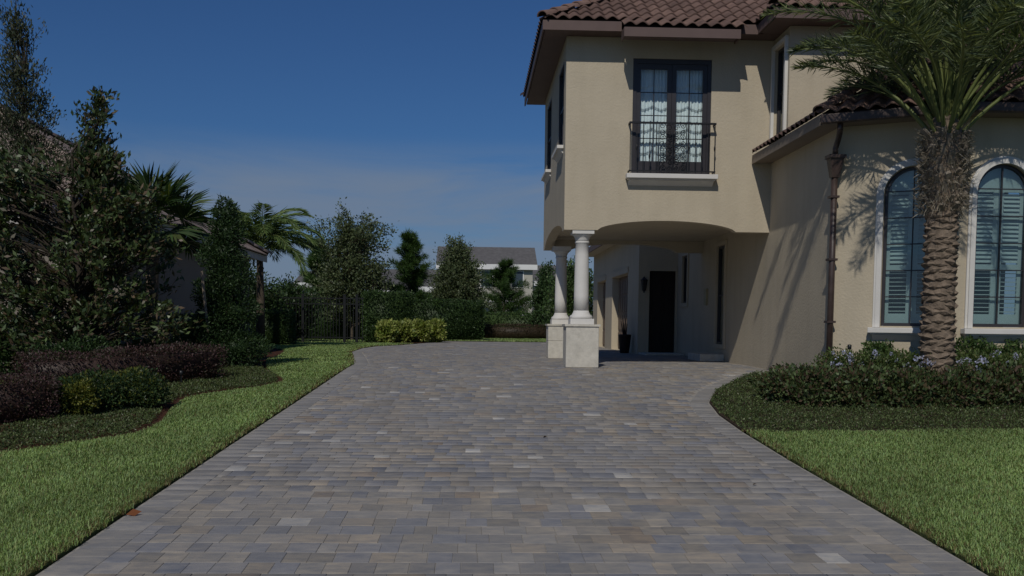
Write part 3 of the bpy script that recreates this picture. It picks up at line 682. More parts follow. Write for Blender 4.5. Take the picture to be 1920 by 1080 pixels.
def hip_roof(owner, poly, z0, pitch, tile, tw, tl, cap, limit, slopes=None, keep=lambda p: True, prefer=None, ov=.04, deckname='roof', far=None, extra=None):
    """poly: ccw eave polygon. each slope = region where its plane is the lowest"""
    n = len(poly); pl = []
    for i in range(n):
        p, q = Vector(poly[i]), Vector(poly[(i+1) % n]); u = (q-p).normalized(); nn = Vector((-u.y, u.x)); pl.append((p, u, nn, (q-p).length))
    dist = lambda i, x, y: (x-pl[i][0].x)*pl[i][2].x+(y-pl[i][0].y)*pl[i][2].y
    deck = MB(); faces = []
    for i in range(n):
        pg = [tuple(p) for p in poly]
        for j in range(n):
            if j != i:
                a = pl[j][2]-pl[i][2]; c = -(pl[j][0].dot(pl[j][2]))+pl[i][0].dot(pl[i][2]); pg = clip(pg, a.x, a.y, c)
        faces.append(pg)
        if len(pg) > 2: deck.add([(x, y, z0+pitch*dist(i, x, y)) for x, y in pg], [tuple(range(len(pg)))])
    roof = deck.build(deckname, deck_m, owner)
    cs = 1/math.sqrt(1+pitch*pitch); cand = []; sl = tl*.86
    for i in (range(n) if slopes is None else slopes):
        p, u, nn, ln = pl[i]; pg = faces[i]
        if len(pg) < 3: continue
        vmax = max(dist(i, x, y) for x, y in pg)/cs
        for r in range(int(vmax/sl)+2):
            for k in range(-2, int(ln/tw)+3):
                uu = k*tw+(0 if tile is not flat_t or r % 2 else tw/2); vv = r*sl-ov
                cx, cy = (p+u*(uu+tw/2)+nn*((vv+sl*.5)*cs))
                me_d = dist(i, cx, cy)
                if any(dist(j, cx, cy) < me_d-.02 for j in range(n) if j != i) or not keep((cx, cy)): continue
                up_ = Vector((nn.x*cs, nn.y*cs, pitch*cs)); uu3 = Vector((u.x, u.y, 0)); no = uu3.cross(up_)
                pos = Vector((p.x+u.x*uu, p.y+u.y*uu, z0))+up_*vv+no*.012
                M = Matrix.Identity(4)
                for a in range(3): M[a][0] = uu3[a]; M[a][1] = up_[a]; M[a][2] = no[a]; M[a][3] = pos[a]
                cand.append((prefer(cx, cy, i) if prefer else (Vector((cx, cy))).length, M))
    if extra: cand += extra(pl, cs)
    cand.sort(key=lambda t: t[0])
    for _, M in cand[:limit]: inst('roof_tile', tile, M, roof)
    if cand[limit:]:
        vs = np.array([v.co for v in tile.vertices]); fc = [tuple(f.vertices) for f in tile.polygons]; mb = MB()
        for _, M in cand[limit:]:
            A = np.array(M); mb.add(vs@A[:3, :3].T+A[:3, 3], fc)
        o = mb.build('roof_tile_field', tile.materials[0], roof, True); props(o, kind='stuff')
    # caps along hips
    for i in range(n):
        j = (i-1) % n; c0 = Vector(poly[i]); d = None
        A = np.array([[pl[i][2].x-pl[j][2].x, pl[i][2].y-pl[j][2].y]]); dd = Vector((-A[0][1], A[0][0]))
        if dd.dot(pl[i][2]) < 0: dd = -dd
        if dd.length < 1e-3: continue
        dd.normalize(); h = pitch*dd.dot(pl[i][2]); t = 0; step = .33
        while t < 14:
            q = c0+dd*(t+.1)
            md = dist(i, q.x, q.y)
            if any(dist(k, q.x, q.y) < md-.05 for k in range(n)) or not keep((q.x, q.y)): break
            y3 = Vector((dd.x, dd.y, h)).normalized(); x3 = y3.cross(Vector((0, 0, 1))).normalized(); z3 = x3.cross(y3)
            b = Vector((c0.x+dd.x*(t-.06), c0.y+dd.y*(t-.06), z0+h*(t-.06)+.05)); M = Matrix.Identity(4)
            for a in range(3): M[a][0] = x3[a]; M[a][1] = y3[a]; M[a][2] = z3[a]; M[a][3] = b[a]
            inst('hip_tile', cap, M, roof); t += step
    return roof
s_t = stile_mesh(.235, .42); flat_t = flat_mesh(.33, .42); cap_t = capmesh(.42, .13, tile_m); cap_f = capmesh(.42, .13, flat_tile)
PIT = .58; EZ = 6.60
# main roof over the room above the drive; middle of the front eave runs further out
BUMP = (2.80, 4.99)
def bump_tiles(pl, cs):
    p, u, nn, ln = pl[0]; outl = []; up_ = Vector((0, cs, PIT*cs)); no = Vector((1, 0, 0)).cross(up_)
    x = 2.78
    while x < 4.95:
        M = Matrix.Identity(4); pos = Vector((x, p.y, EZ))+up_*(-.40)+no*.012
        for a in range(3): M[a][0] = (1, 0, 0)[a]; M[a][1] = up_[a]; M[a][2] = no[a]; M[a][3] = pos[a]
        outl.append((0, M)); x += .235
    return outl
hip_roof(house, [(1.32, 19.25), (14, 19.25), (14, 25.9), (1.32, 25.9)], EZ, PIT, s_t, .235, .42, cap_t, 170, slopes=[0, 3], keep=lambda p: p[0] < 7.6, prefer=lambda x, y, i: (0 if i == 0 else 100)+math.hypot(x, y), extra=bump_tiles)
hb(MB().add([(2.8, 18.93, EZ-.19), (4.98, 18.93, EZ-.19), (4.98, 19.25, EZ-.005), (2.8, 19.25, EZ-.005)], [(0, 1, 2, 3)]), 'eave_deck', deck_m)
# soffit + fascia
hb(MB().box(1.34, XR+1.8, 19.28, 25.86, 6.425, 6.445), 'soffit', fascia_m)
for bb in ((1.29, 1.32, 19.22, 25.93), (1.32, 2.79, 19.22, 19.25), (4.99, 5.5, 19.22, 19.25)): hb(MB().box(*bb, 6.40, 6.58), 'fascia', fascia_m)
hb(MB().box(2.79, 4.99, 18.88, 18.91, 6.215, 6.385).box(2.79, 2.82, 18.91, 19.25, 6.215, 6.385).box(4.96, 4.99, 18.91, 19.25, 6.215, 6.385), 'projecting_fascia', fascia_m)
hb(MB().box(2.82, 4.96, 18.91, 19.25, 6.25, 6.27), 'projecting_soffit', fascia_m)
# upper wing roof
hip_roof(house, [(5.42, 18.2), (14, 18.2), (14, 27), (5.42, 27)], EZ, PIT, s_t, .235, .42, cap_t, 0, slopes=[0, 3], keep=lambda p: p[1] < 22.5)
hb(MB().box(5.46, 14, 18.23, 19.27, 6.425, 6.445), 'wing_soffit', fascia_m)
hb(MB().box(5.40, 5.425, 18.17, 19.2, 6.40, 6.58).box(5.425, 14, 18.17, 18.2, 6.40, 6.58), 'wing_fascia', fascia_m)
# bay roof
def off(p, n_, d): return Vector((p[0]+n_[0]*d, p[1]+n_[1]*d))
OH = .36; nL = (-1, 0); nF = (0, -1); n1t = (n1.x, n1.y)
def isect(p, u, q, v):
    d = u[0]*v[1]-u[1]*v[0]; t = ((q[0]-p[0])*v[1]-(q[1]-p[1])*v[0])/d; return (p[0]+u[0]*t, p[1]+u[1]*t)
e0 = isect((XR-OH, 0), (0, 1), off(B0, n1t, OH), (u1.x, u1.y)); e1 = isect(off(B0, n1t, OH), (u1.x, u1.y), off(B1, nF, OH), (1, 0))
bay_poly = [e0, e1, (B1.x+4.2+OH, e1[1]), (B1.x+4.2+OH, 24.5), (XR-OH, 24.5)]
keep_bay = lambda p: p[1] < 18.66 or (p[0] < XR-.02 and p[1] < 19.66)
bay_deck_cut = hip_roof(house, bay_poly, 4.20, .62, s_t, .235, .42, cap_t, 130, slopes=[0, 1, 4], keep=keep_bay, prefer=lambda x, y, i: (0 if i < 2 else 50)+math.hypot(x, y))
# the deck only reaches the upper wall
bm = bmesh.new(); bm.from_mesh(bay_deck_cut.data); 
bmesh.ops.bisect_plane(bm, geom=bm.verts[:]+bm.edges[:]+bm.faces[:], plane_co=Vector((0, 18.69, 0))-W[house], plane_no=(0, 1, 0), clear_outer=True); bm.to_mesh(bay_deck_cut.data); bm.free()
hb(MB().add([(XR-OH, 18.69, 4.20), (XR, 18.69, 4.42), (XR, 19.69, 4.42), (XR-OH, 19.69, 4.20)], [(0, 1, 2, 3)]), 'side_eave_deck', deck_m)
# gutters / fascia along the bay eaves
def runbox(p, q, d0, d1, z0, z1, mb):
    p, q = Vector(p), Vector(q); u = (q-p).normalized(); n_ = Vector((u.y, -u.x))
    c = [p+n_*d0, q+n_*d0, q+n_*d1, p+n_*d1]
    return mb.hexa([(*v, z0) for v in reversed(c)]+[(*v, z1) for v in reversed(c)])
cream_trim = solid('eave_paint', (.22, .18, .145), .6, .06, 4)
m_ = MB(); runbox((XR-OH, 19.68), e0, 0, .03, 4.02, 4.19, m_); hb(m_, 'side_eave_fascia', cream_trim)
m_ = MB(); runbox(e0, e1, 0, .11, 4.03, 4.18, m_); runbox(e1, (B1.x+4.2+OH, e1[1]), 0, .11, 4.031, 4.181, m_); hb(m_, 'gutter', copper, bevel=.02)
inner = [(XR-OH+.01, 19.68), (e0[0]+.01, e0[1]), e1, (B1.x+4.2, e1[1]), (B1.x+4.2, B1.y-.002), (B1.x, B1.y-.002), (B0.x-.002, B0.y), (XR-.002, 19.68)]
hb(MB().add([(x, y, 4.04) for x, y in inner], [tuple(range(len(inner)))]), 'bay_soffit', cream_trim)
# downpipe with leader head at the bay corner
px_, py_ = XR-.09, 15.93
dp = hb(MB().tube([(px_, py_, 3.28), (px_, py_, 1.6), (px_, py_, -.25)], .05, 12), 'downpipe', copper, True)
MB().tube([(px_-.02, py_-.24, 4.05), (px_-.02, py_-.24, 3.93), (px_+.01, py_-.12, 3.86), (px_+.02, py_-.03, 3.78), (px_, py_, 3.68), (px_, py_, 3.56)], .045, 12).build('gooseneck', copper, dp, True)
MB().hexa([(px_-.06, py_-.06, 3.22), (px_+.06, py_-.06, 3.22), (px_+.06, py_+.06, 3.22), (px_-.06, py_+.06, 3.22), (px_-.11, py_-.11, 3.52), (px_+.11, py_-.11, 3.52), (px_+.11, py_+.09, 3.52), (px_-.11, py_+.09, 3.52)]).box(px_-.135, px_+.135, py_-.135, py_+.1, 3.521, 3.575).build('leader_head', copper, dp)
for z in (2.9, 1.9, .9): MB().box(px_-.07, px_+.07, py_-.062, py_+.1, z, z+.035).build('strap', copper, dp)
# garage roof edge (seen from the side only)
hb(MB().box(4.25, 4.3, 28.9, 39.6, 3.46, 3.66), 'garage_fascia', fascia_m)

# ---- pot by the garage
urn = empty('tall_planter', (4.5, 29.3, 0), 'tall dark planter with dried stems standing beside the garage door', 'planter')
MB().tube_z((4.5, 29.3, .004), [(0, .13), (.03, .14), (.3, .17), (.5, .19), (.53, .2), (.55, .17)], 14).build('pot', doorwood, urn, True)
m_ = MB()
for i in range(14):
    a = random.uniform(0, 6.28); r = random.uniform(.03, .13); m_.tube([(4.5+.4*r*math.cos(a), 29.3+.4*r*math.sin(a), .5), (4.5+r*math.cos(a), 29.3+r*math.sin(a), random.uniform(.85, 1.05))], [.012, .006], 5)
m_.build('stems', doorwood, urn)

# ================================================================ PLANTS
random.seed(11)
def tube_tree(mb, a, b, r0, r1, wob=.06, k=5):
    a, b = Vector(a), Vector(b); ln = (b-a).length; pts = []; rs = []
    for i in range(k+1):
        t = i/k; w = wob*ln*math.sin(math.pi*t); pts.append(a.lerp(b, t)+Vector((random.uniform(-w, w), random.uniform(-w, w), w*.4))); rs.append(r0+(r1-r0)*t)
    mb.tube(pts, rs, 6, cap=False); return pts
def lobes_foliage(lobes, n, ln, wd, cols, shell=.5, lump=.12, outb=.8):
    """leaves spread in the outer shell of several ellipsoids (cx,cy,cz,rx,ry,rz)"""
    vol = np.array([l[3]*l[4]+l[3]*l[5]+l[4]*l[5] for l in lobes]); cnt = (n*vol/vol.sum()).astype(int); P = []; D = []
    for l, c in zip(lobes, cnt):
        d = rng.normal(size=(c, 3)); d /= np.linalg.norm(d, axis=1, keepdims=True)
        ph = rng.uniform(0, 6, 6)
        lm = np.sin(d[:, 0]*5+ph[0])*np.sin(d[:, 1]*5+ph[1])+np.sin(d[:, 2]*6+ph[2]+d[:, 0]*3)
        r = (1-shell*rng.uniform(0, 1, c)**1.3)*(1+lump*lm)+rng.exponential(.03, c)
        P.append(np.array(l[:3])+d*r[:, None]*np.array(l[3:])); D.append(d*outb+rng.normal(size=(c, 3))*.55+np.array([0, 0, .25]))
    P = np.vstack(P); D = np.vstack(D); m_ = len(P)
    return P, D, ln*rng.uniform(.6, 1.3, m_), wd*rng.uniform(.7, 1.3, m_), palette(m_, cols)
def ico(lobes, k=.72, cols=None, sub=2):
    V = []; Fc = []
    bm = bmesh.new(); bmesh.ops.create_icosphere(bm, subdivisions=sub, radius=1); bv = np.array([v.co[:] for v in bm.verts]); bf = np.array([[v.index for v in f.verts] for f in bm.faces]); bm.free()
    for l in lobes:
        j = 1+rng.normal(size=(len(bv), 1))*.06; Fc.append(bf+len(V)*len(bv)); V.append(np.array(l[:3])+bv*j*np.array(l[3:])*k)
    c = np.mean(np.array(cols), axis=0)
    return np.vstack(V), np.vstack(Fc).tolist(), c
def shrub(name, lobes, n, ln, wd, cols, label, cat='shrub', group=None, mat=None, core=.5, stems=True, **kw):
    c0 = np.mean(np.array([l[:3] for l in lobes]), axis=0); base = Vector((c0[0], c0[1], gz(c0[1])))
    root = empty(name, base, label, cat, group)
    P, D, a, b, C = lobes_foliage(lobes, int(n*1.7), ln*1.15, wd*1.15, cols, **kw); zf = np.array([gz(v) for v in P[:, 1]])+.01; P[:, 2] = np.maximum(P[:, 2], zf+rng.uniform(0, .08, len(P)))
    link('foliage', leaves_mesh('foliage', P, D, a, b, C, mat or leaf, core=ico(lobes, core, cols) if core else None), root)
    if stems:
        m_ = MB()
        for l in lobes:
            for _ in range(2): tube_tree(m_, (l[0]+random.uniform(-.3, .3)*l[3], l[1]+random.uniform(-.3, .3)*l[4], gz(l[1])-.03), (l[0]+random.uniform(-.4, .4)*l[3], l[1]+random.uniform(-.4, .4)*l[4], l[2]), .012, .005)
        m_.build('stem', bark_m, root)
    return root
def hedge(name, a, b, w, h, n, ln, wd, cols, label, group=None, mat=None, z0=None, cat='hedge'):
    a, b = Vector((*a, 0)), Vector((*b, 0)); L_ = (b-a).length; u = (b-a).normalized(); v = Vector((-u.y, u.x, 0)); mid = (a+b)/2
    root = empty(name, (mid.x, mid.y, gz(mid.y)), label, cat, group)
    areas = np.array([L_*w, L_*h, L_*h, w*h, w*h]); cnt = (n*areas/areas.sum()).astype(int); P = []; D = []
    for k, c in enumerate(cnt):
        s, t = rng.uniform(0, 1, c), rng.uniform(0, 1, c)**.8; dep = rng.uniform(0, 1, c)**1.8*.12-rng.exponential(.018, c)
        if k == 0: q = np.stack([s*L_, (t-.5)*w, h-dep], 1); d = np.array([0, 0, 1.])
        elif k < 3: sg = 1 if k == 1 else -1; q = np.stack([s*L_, sg*(w/2-dep), t*h], 1); d = np.array([0, sg, .3])
        else: sg = 1 if k == 3 else -1; q = np.stack([(L_ if sg > 0 else 0)-sg*dep, (s-.5)*w, t*h], 1); d = np.array([sg, 0, .3])
        bump = .035*np.sin(q[:, 0]*4.1+1)*np.sin(q[:, 0]*1.7)+.02*np.sin(q[:, 1]*9+q[:, 0]*7)
        q[:, 2] += bump*(q[:, 2]/h); q[:, 1] += bump*.8
        P.append(q); D.append(d+rng.normal(size=(c, 3))*.6)
    q = np.vstack(P); d = np.vstack(D); wx = np.array([u.x, u.y, 0]); wy = np.array([v.x, v.y, 0]); wz = np.array([0, 0, 1.])
    tow = lambda q: q[:, :1]*wx+q[:, 1:2]*wy+q[:, 2:]*wz
    Pw = tow(q)+np.array(a); Pw[:, 2] += np.array([gz(v_) for v_ in Pw[:, 1]])
    i_ = .10; cb = np.array([(x, y_, z) for z in (.05, h-i_) for x, y_ in ((i_, -w/2+i_), (L_-i_, -w/2+i_), (L_-i_, w/2-i_), (i_, w/2-i_))]); cv = tow(cb)+np.array(a); cv[:, 2] += np.array([gz(v_) for v_ in cv[:, 1]])
    cf = [[3, 2, 1, 0], [4, 5, 6, 7], [0, 1, 5, 4], [1, 2, 6, 5], [2, 3, 7, 6], [3, 0, 4, 7]]
    m_ = len(Pw); link('foliage', leaves_mesh('foliage', Pw, tow(d), ln*rng.uniform(.6, 1.35, m_), wd*rng.uniform(.7, 1.3, m_), palette(m_, cols), mat or leaf, core=(cv, cf, np.mean(np.array(cols), axis=0))), root)
    mb = MB()
    for i in range(max(2, int(L_/.45))):
        p = a+u*(L_*(i+.5)/max(2, int(L_/.45))); tube_tree(mb, (p.x, p.y, gz(p.y)-.03), (p.x+random.uniform(-.1, .1), p.y, gz(p.y)+h*.6), .014, .006)
    mb.build('stem', bark_m, root); return root

PURP = [(.06, .034, .034), (.08, .04, .042), (.045, .034, .024), (.10, .058, .052), (.052, .048, .028)]
DARK = [(.03, .058, .02), (.042, .078, .025), (.024, .046, .018), (.055, .095, .032)]
MIDG = [(.055, .10, .028), (.075, .125, .034), (.04, .075, .022), (.095, .145, .045)]
YELL = [(.17, .17, .03), (.12, .135, .025), (.06, .085, .02), (.04, .06, .018)]
# --- left bed
hedge('clipped_hedge', (-6.3, 14.25), (-4.25, 16.75), .55, .55, 11000, .035, .02, PURP, 'long low purple leaved hedge ending beside the tall clipped evergreen')
hedge('clipped_hedge', (-5.95, 11.5), (-4.95, 12.0), .55, .52, 8000, .032, .018, PURP, 'short purple brown hedge at the left edge of the photo')
shrub('mound_shrub', [(-4.72, 12.5, -.09, .42, .36, .28), (-4.3, 12.95, -.1, .4, .34, .27), (-4.9, 12.3, -.12, .3, .3, .25)], 6500, .035, .02, DARK+[(.10, .115, .02)], 'dark rounded shrub with yellow tips in front of the long purple hedge')
shrub('mound_shrub', [(-4.68, 12.12, -.12, .2, .15, .2)], 1700, .035, .02, YELL[:3], 'small yellow leaved shrub between the two purple hedges')
shrub('mound_shrub', [(-4.5, 13.3, -.02, .3, .2, .2)], 1500, .035, .02, YELL, 'yellow green tuft peeking over the dark rounded shrub')
shrub('low_shrub', [(-5.6, 18.4, .22, .8, .4, .28), (-4.9, 18.9, .25, .5, .4, .28)], 7000, .04, .022, MIDG, 'low bright green shrub row behind the purple hedge under the broad leaved tree')
shrub('low_shrub', [(-6.3, 16.3, .1, .7, .5, .4)], 4500, .05, .025, DARK+MIDG[:1], 'low dark green shrub at the foot of the broad leaved tree')
q = AY(5, 640, 17.6); shrub('low_shrub', [(q.x, 17.6, .35, .7, .5, .6), (q.x-.8, 17.6, .5, .7, .5, .8)], 6500, .06, .03, DARK+MIDG[:1], 'dark leafy shrub at the far left below the slender tree')
hedge('box_hedge', (-6.05, 20.6), (-5.1, 20.9), .6, .9, 5500, .045, .028, DARK+MIDG[:1], 'dark green box hedge against the shaded wall of the neighbouring house')
hedge('box_hedge', (-7.8, 34.6), (-6.2, 34.6), 1.2, 1.15, 8000, .06, .04, DARK+MIDG[:2], 'square box hedge standing left of the black gate')
# ground cover
def cover(name, inside, x0, x1, y0, y1, dens, label, cols, hmax=.09, flecks=.03):
    n = int((x1-x0)*(y1-y0)*dens); x = rng.uniform(x0, x1, n); y_ = rng.uniform(y0, y1, n); k = inside(x, y_); x, y_ = x[k], y_[k]; n = len(x)
    bump = .5+.5*np.sin(x*6+1)*np.sin(y_*5.3)
    z = np.array([gz(v) for v in y_])+hmax*(.35+.45*bump)*rng.uniform(.3, 1.1, n)
    D = rng.normal(size=(n, 3))*.7+np.array([0, 0, .6]); C = palette(n, cols, .25)
    fl = rng.uniform(0, 1, n) < flecks; C[fl] = palette(int(fl.sum()), [(.28, .30, .2), (.2, .24, .12)])
    props(link(name, leaves_mesh(name, np.stack([x, y_, z], 1), D, .028*rng.uniform(.6, 1.4, n), .015, C, leaf)), label, 'ground cover', kind='stuff')
COV = [(.07, .105, .033), (.095, .135, .042), (.05, .075, .026), (.125, .16, .06), (.08, .075, .035)]
cover('ground_cover', lambda x, y: (x < vb(y)-.08) & (x > vb(y)-1.5+.0*y) & ((y < 12.75) | (y > 13.2)), -6, -2.9, 8.0, 18.6, 3600, 'low creeping ground cover in the mulch bed left of the drive', COV)
cover('ground_cover', lambda x, y: (x > xr(y)+.03) & (y > vy(x)) & ((x < 6.2) | (y < 15.0)), 3.1, 12.5, 11.2, 18.3, 2600, 'low creeping ground cover edging the flower bed right of the drive', COV)
# --- right bed
HAW = [(.065, .10, .035), (.09, .13, .045), (.045, .07, .028), (.11, .085, .045), (.09, .06, .04), (.11, .15, .06)]
haw = [((4.68, 13.75), '', .34), ((5.3, 13.65), '', .35), ((5.95, 13.75), '', .36), ((6.65, 13.7), '', .37), ((7.35, 13.8), '', .38), ((8.1, 13.85), '', .38)]
wheres = ['leftmost low leafy shrub of the right bed at the tip by the drive', 'second low leafy shrub from the drive in the right bed', 'third low leafy shrub from the drive, in front of the downpipe', 'low leafy shrub of the right bed in front of the palm trunk', 'low leafy shrub right of the palm trunk in the front row', 'low leafy shrub cut by the right edge of the photo']
for ((x, y), _, r), lb in zip(haw, wheres):
    z = gz(y)+.14+random.uniform(-.03, .05)
    shrub('leafy_shrub', [(x, y, z, .44, .42, .30), (x+.28, y+.25, z+.1, .38, .4, .28), (x-.2, y+.4, z+.08, .35, .35, .26), (x+.1, y+.1, z+.16, .2, .2, .2), (x-.3, y+.05, z+.1, .2, .2, .2)], 5400, .058, .032, HAW, lb, group='low shrubs in front row of the right bed', lump=.22)
PLB = [(.085, .13, .04), (.115, .165, .05), (.06, .095, .03), (.12, .13, .05)]
for (x, y, r), lb in zip([(5.75, 14.75, .5), (6.75, 14.7, .55), (7.75, 14.75, .55)], ['pale blue flowering shrub nearest the downpipe', 'pale blue flowering shrub around the foot of the palm trunk', 'pale blue flowering shrub below the right arched window']):
    z = gz(y)+.36; s_ = shrub('flowering_shrub', [(x, y, z, .55, .4, .36), (x+.3, y-.1, z+.04, .4, .35, .3), (x-.3, y+.05, z-.02, .4, .35, .3)], 5200, .045, .022, PLB, lb, group='flowering shrubs of the right bed', lump=.18)
    for i in range(20):
        a = random.uniform(-.62, .62); c = Vector((x+a, y-random.uniform(.0, .42), z+random.uniform(.12, .40)-.18*abs(a)))
        k = 26; d = rng.normal(size=(k, 3)); d /= np.linalg.norm(d, axis=1, keepdims=True)
        fs_ = random.uniform(.8, 1.7); P = np.array(c)+d*.022*fs_*rng.uniform(.3, 1, (k, 1)); link('flower', leaves_mesh('flower', P, d, .022*fs_, .022*fs_, palette(k, [(.50, .52, .72), (.58, .60, .75), (.45, .47, .68)], .06), petal), s_)
shrub('foundation_shrub', [(6.35, 15.3, .28, .3, .22, .34)], 2200, .045, .028, MIDG, 'small green shrub under the left arched window')
shrub('foundation_shrub', [(7.7, 14.95+.05, .3, .55, .1, .36), (8.3, 15.0, .28, .4, .1, .35)], 3200, .045, .028, MIDG, 'green shrub row under the right arched window')

# --- broad-leaved and other trees
def tree(name, base, h, crown, n_cl, lpc, ln, wd, cols, label, trunk_r=.06, spread=.28, mat=None, trunk_top=.75, stems=1, out=.5, cat='tree', group=None, sub=2, barkm=None):
    """crown(): random point of crown volume. limbs reach every clump of leaves"""
    base = Vector(base); root = empty(name, base, label, cat, group); tm = MB(); trunks = []
    for s in range(stems):
        b = base+Vector((random.uniform(-.06, .06)*(stems > 1), random.uniform(-.06, .06)*(stems > 1), -.05)); t = base+Vector((random.uniform(-.12, .12)*h*(.3 if stems == 1 else 1), random.uniform(-.1, .1)*h*(.3 if stems == 1 else 1), h*trunk_top))
        trunks.append(tube_tree(tm, b, t, trunk_r, trunk_r*.3, .02, 8))
    P = []; D = []
    for i in range(n_cl):
        c = Vector(crown()); tp = random.choice(trunks)
        cand = [p for p in tp if p.z < c.z-.05*h] or [tp[1]]; st = min(cand, key=lambda p: (p-c).length+.4*abs((c.z-p.z)-(Vector((c.x, c.y, 0))-Vector((p.x, p.y, 0))).length))
        path = tube_tree(tm, st, c, trunk_r*.32, .004, .07, 4); dirv = (c-st).normalized()
        for s in range(sub):
            e = c+dirv*random.uniform(0, spread*1.2)+Vector((random.uniform(-1, 1), random.uniform(-1, 1), random.uniform(-.5, 1)))*spread*.8
            k = lpc//sub; t = rng.uniform(0, 1, (k, 1))**.7; q = np.array(c-dirv*spread*.6)*(1-t)+np.array(e)*t
            tube_tree(tm, c, e, .006, .0025, .03, 2)
            P.append(q+rng.normal(size=(k, 3))*spread*.28); D.append(np.array(dirv)*out+rng.normal(size=(k, 3))*.7+np.array([0, 0, .2]))
    P = np.vstack(P); D = np.vstack(D); n = len(P)
    link('crown', leaves_mesh('crown', P, D, ln*rng.uniform(.6, 1.3, n), wd*rng.uniform(.7, 1.25, n), palette(n, cols), mat or leaf), root)
    tm.build('trunk', barkm or bark_m, root, True); return root
def ell(cx, cy, cz, rx, ry, rz, k=.33, taper=0):
    def f():
        while True:
            d = Vector((random.gauss(0, 1), random.gauss(0, 1), random.gauss(0, 1))).normalized()*random.random()**k
            s = 1-taper*(d.z*.5+.5)
            return (cx+d.x*rx*s, cy+d.y*ry*s, cz+d.z*rz)
    return f
def multi(*fs):
    w = [f[0] for f in fs]; return lambda: random.choices([f[1] for f in fs], w)[0]()
MAG = [(.055, .085, .03), (.075, .11, .036), (.04, .065, .022), (.13, .092, .055), (.10, .14, .05), (.06, .092, .03), (.10, .088, .05), (.045, .07, .024)]
mg = AY(150, 600, 17.0)
tree('magnolia_tree', (mg.x-.1, 17.2, gz(17.2)), 4.6, multi((6, ell(mg.x-.3, 17.2, 1.75, 1.85, 1.2, 1.35, .4)), (2.2, ell(mg.x-.1, 17.0, .75, 1.75, .9, .65, .4)), (2, ell(mg.x+.55, 17.1, 2.5, .8, .7, 1.0, .4)), (1.3, ell(mg.x+.30, 17.1, 3.55, .42, .4, .95, .5, .5)), (1.2, ell(mg.x-1.0, 17.1, 3.0, .8, .7, .6, .5)), (1.6, ell(mg.x-1.7, 17.1, 1.9, .6, .6, 1.2, .5))), 480, 50, .12, .05, MAG,
     'large dark magnolia with glossy green and bronze leaves left of the drive', .06, .2, glossy_leaf, .8, 4, .8, barkm=dark_bark)
ol = AY(52, 300, 18.3)
tree('slender_tree', (ol.x+.05, 18.3, gz(18.3)), 6.3, multi((5, ell(ol.x-.1, 18.3, 4.3, .75, .6, 1.5, .5, .55)), (1.2, ell(ol.x+.8, 18.3, 3.6, .55, .4, .7, .6)), (1.6, ell(ol.x-.15, 18.3, 5.7, .28, .25, .85, .6, .5))), 150, 56, .085, .026, [(.055, .07, .035), (.07, .085, .045), (.04, .055, .028), (.09, .10, .055)],
     'tall slender tree with sparse upright twigs at the left edge', .03, .24, leaf, .93, 1, 1.2, barkm=dark_bark)
# clipped evergreen made of tiers, with its stake
ev = G(436, 692); ex, ey = ev.x-.17, ev.y+.3
root = shrub('clipped_evergreen', [(ex+.15, ey, .32, .6, .5, .4), (ex-.35, ey-.12, .45, .38, .36, .46), (ex-.15, ey, .82, .42, .42, .38), (ex+.12, ey+.05, 1.0, .45, .4, .36), (ex-.22, ey, 1.35, .38, .36, .3), (ex+.1, ey, 1.6, .42, .38, .36), (ex-.08, ey, 2.05, .42, .4, .36), (ex+.02, ey, 2.45, .33, .32, .34), (ex+.0, ey, 2.8, .22, .22, .3)], 17000, .055, .02, [(.028, .056, .02), (.036, .07, .024), (.022, .044, .016), (.05, .09, .03)], 'tall dark tiered evergreen at the end of the purple hedge', 'evergreen', lump=.1)
MB().tube([(ex, ey, -.05), (ex, ey, 2.7)], [.05, .02], 8).build('trunk', bark_m, root)
sk = Vector((ex-.27, ey-.05, 0)); stk = MB().tube([(sk.x+.02, sk.y-.05, gz(sk.y)-.1), (sk.x-.06, sk.y-.42, 1.72)], [.03, .027], 8).build('wooden_stake', wood_stake, origin=(sk.x, sk.y-.05, gz(sk.y)))
props(stk, 'weathered grey stake leaning against the tall tiered evergreen', 'stake')

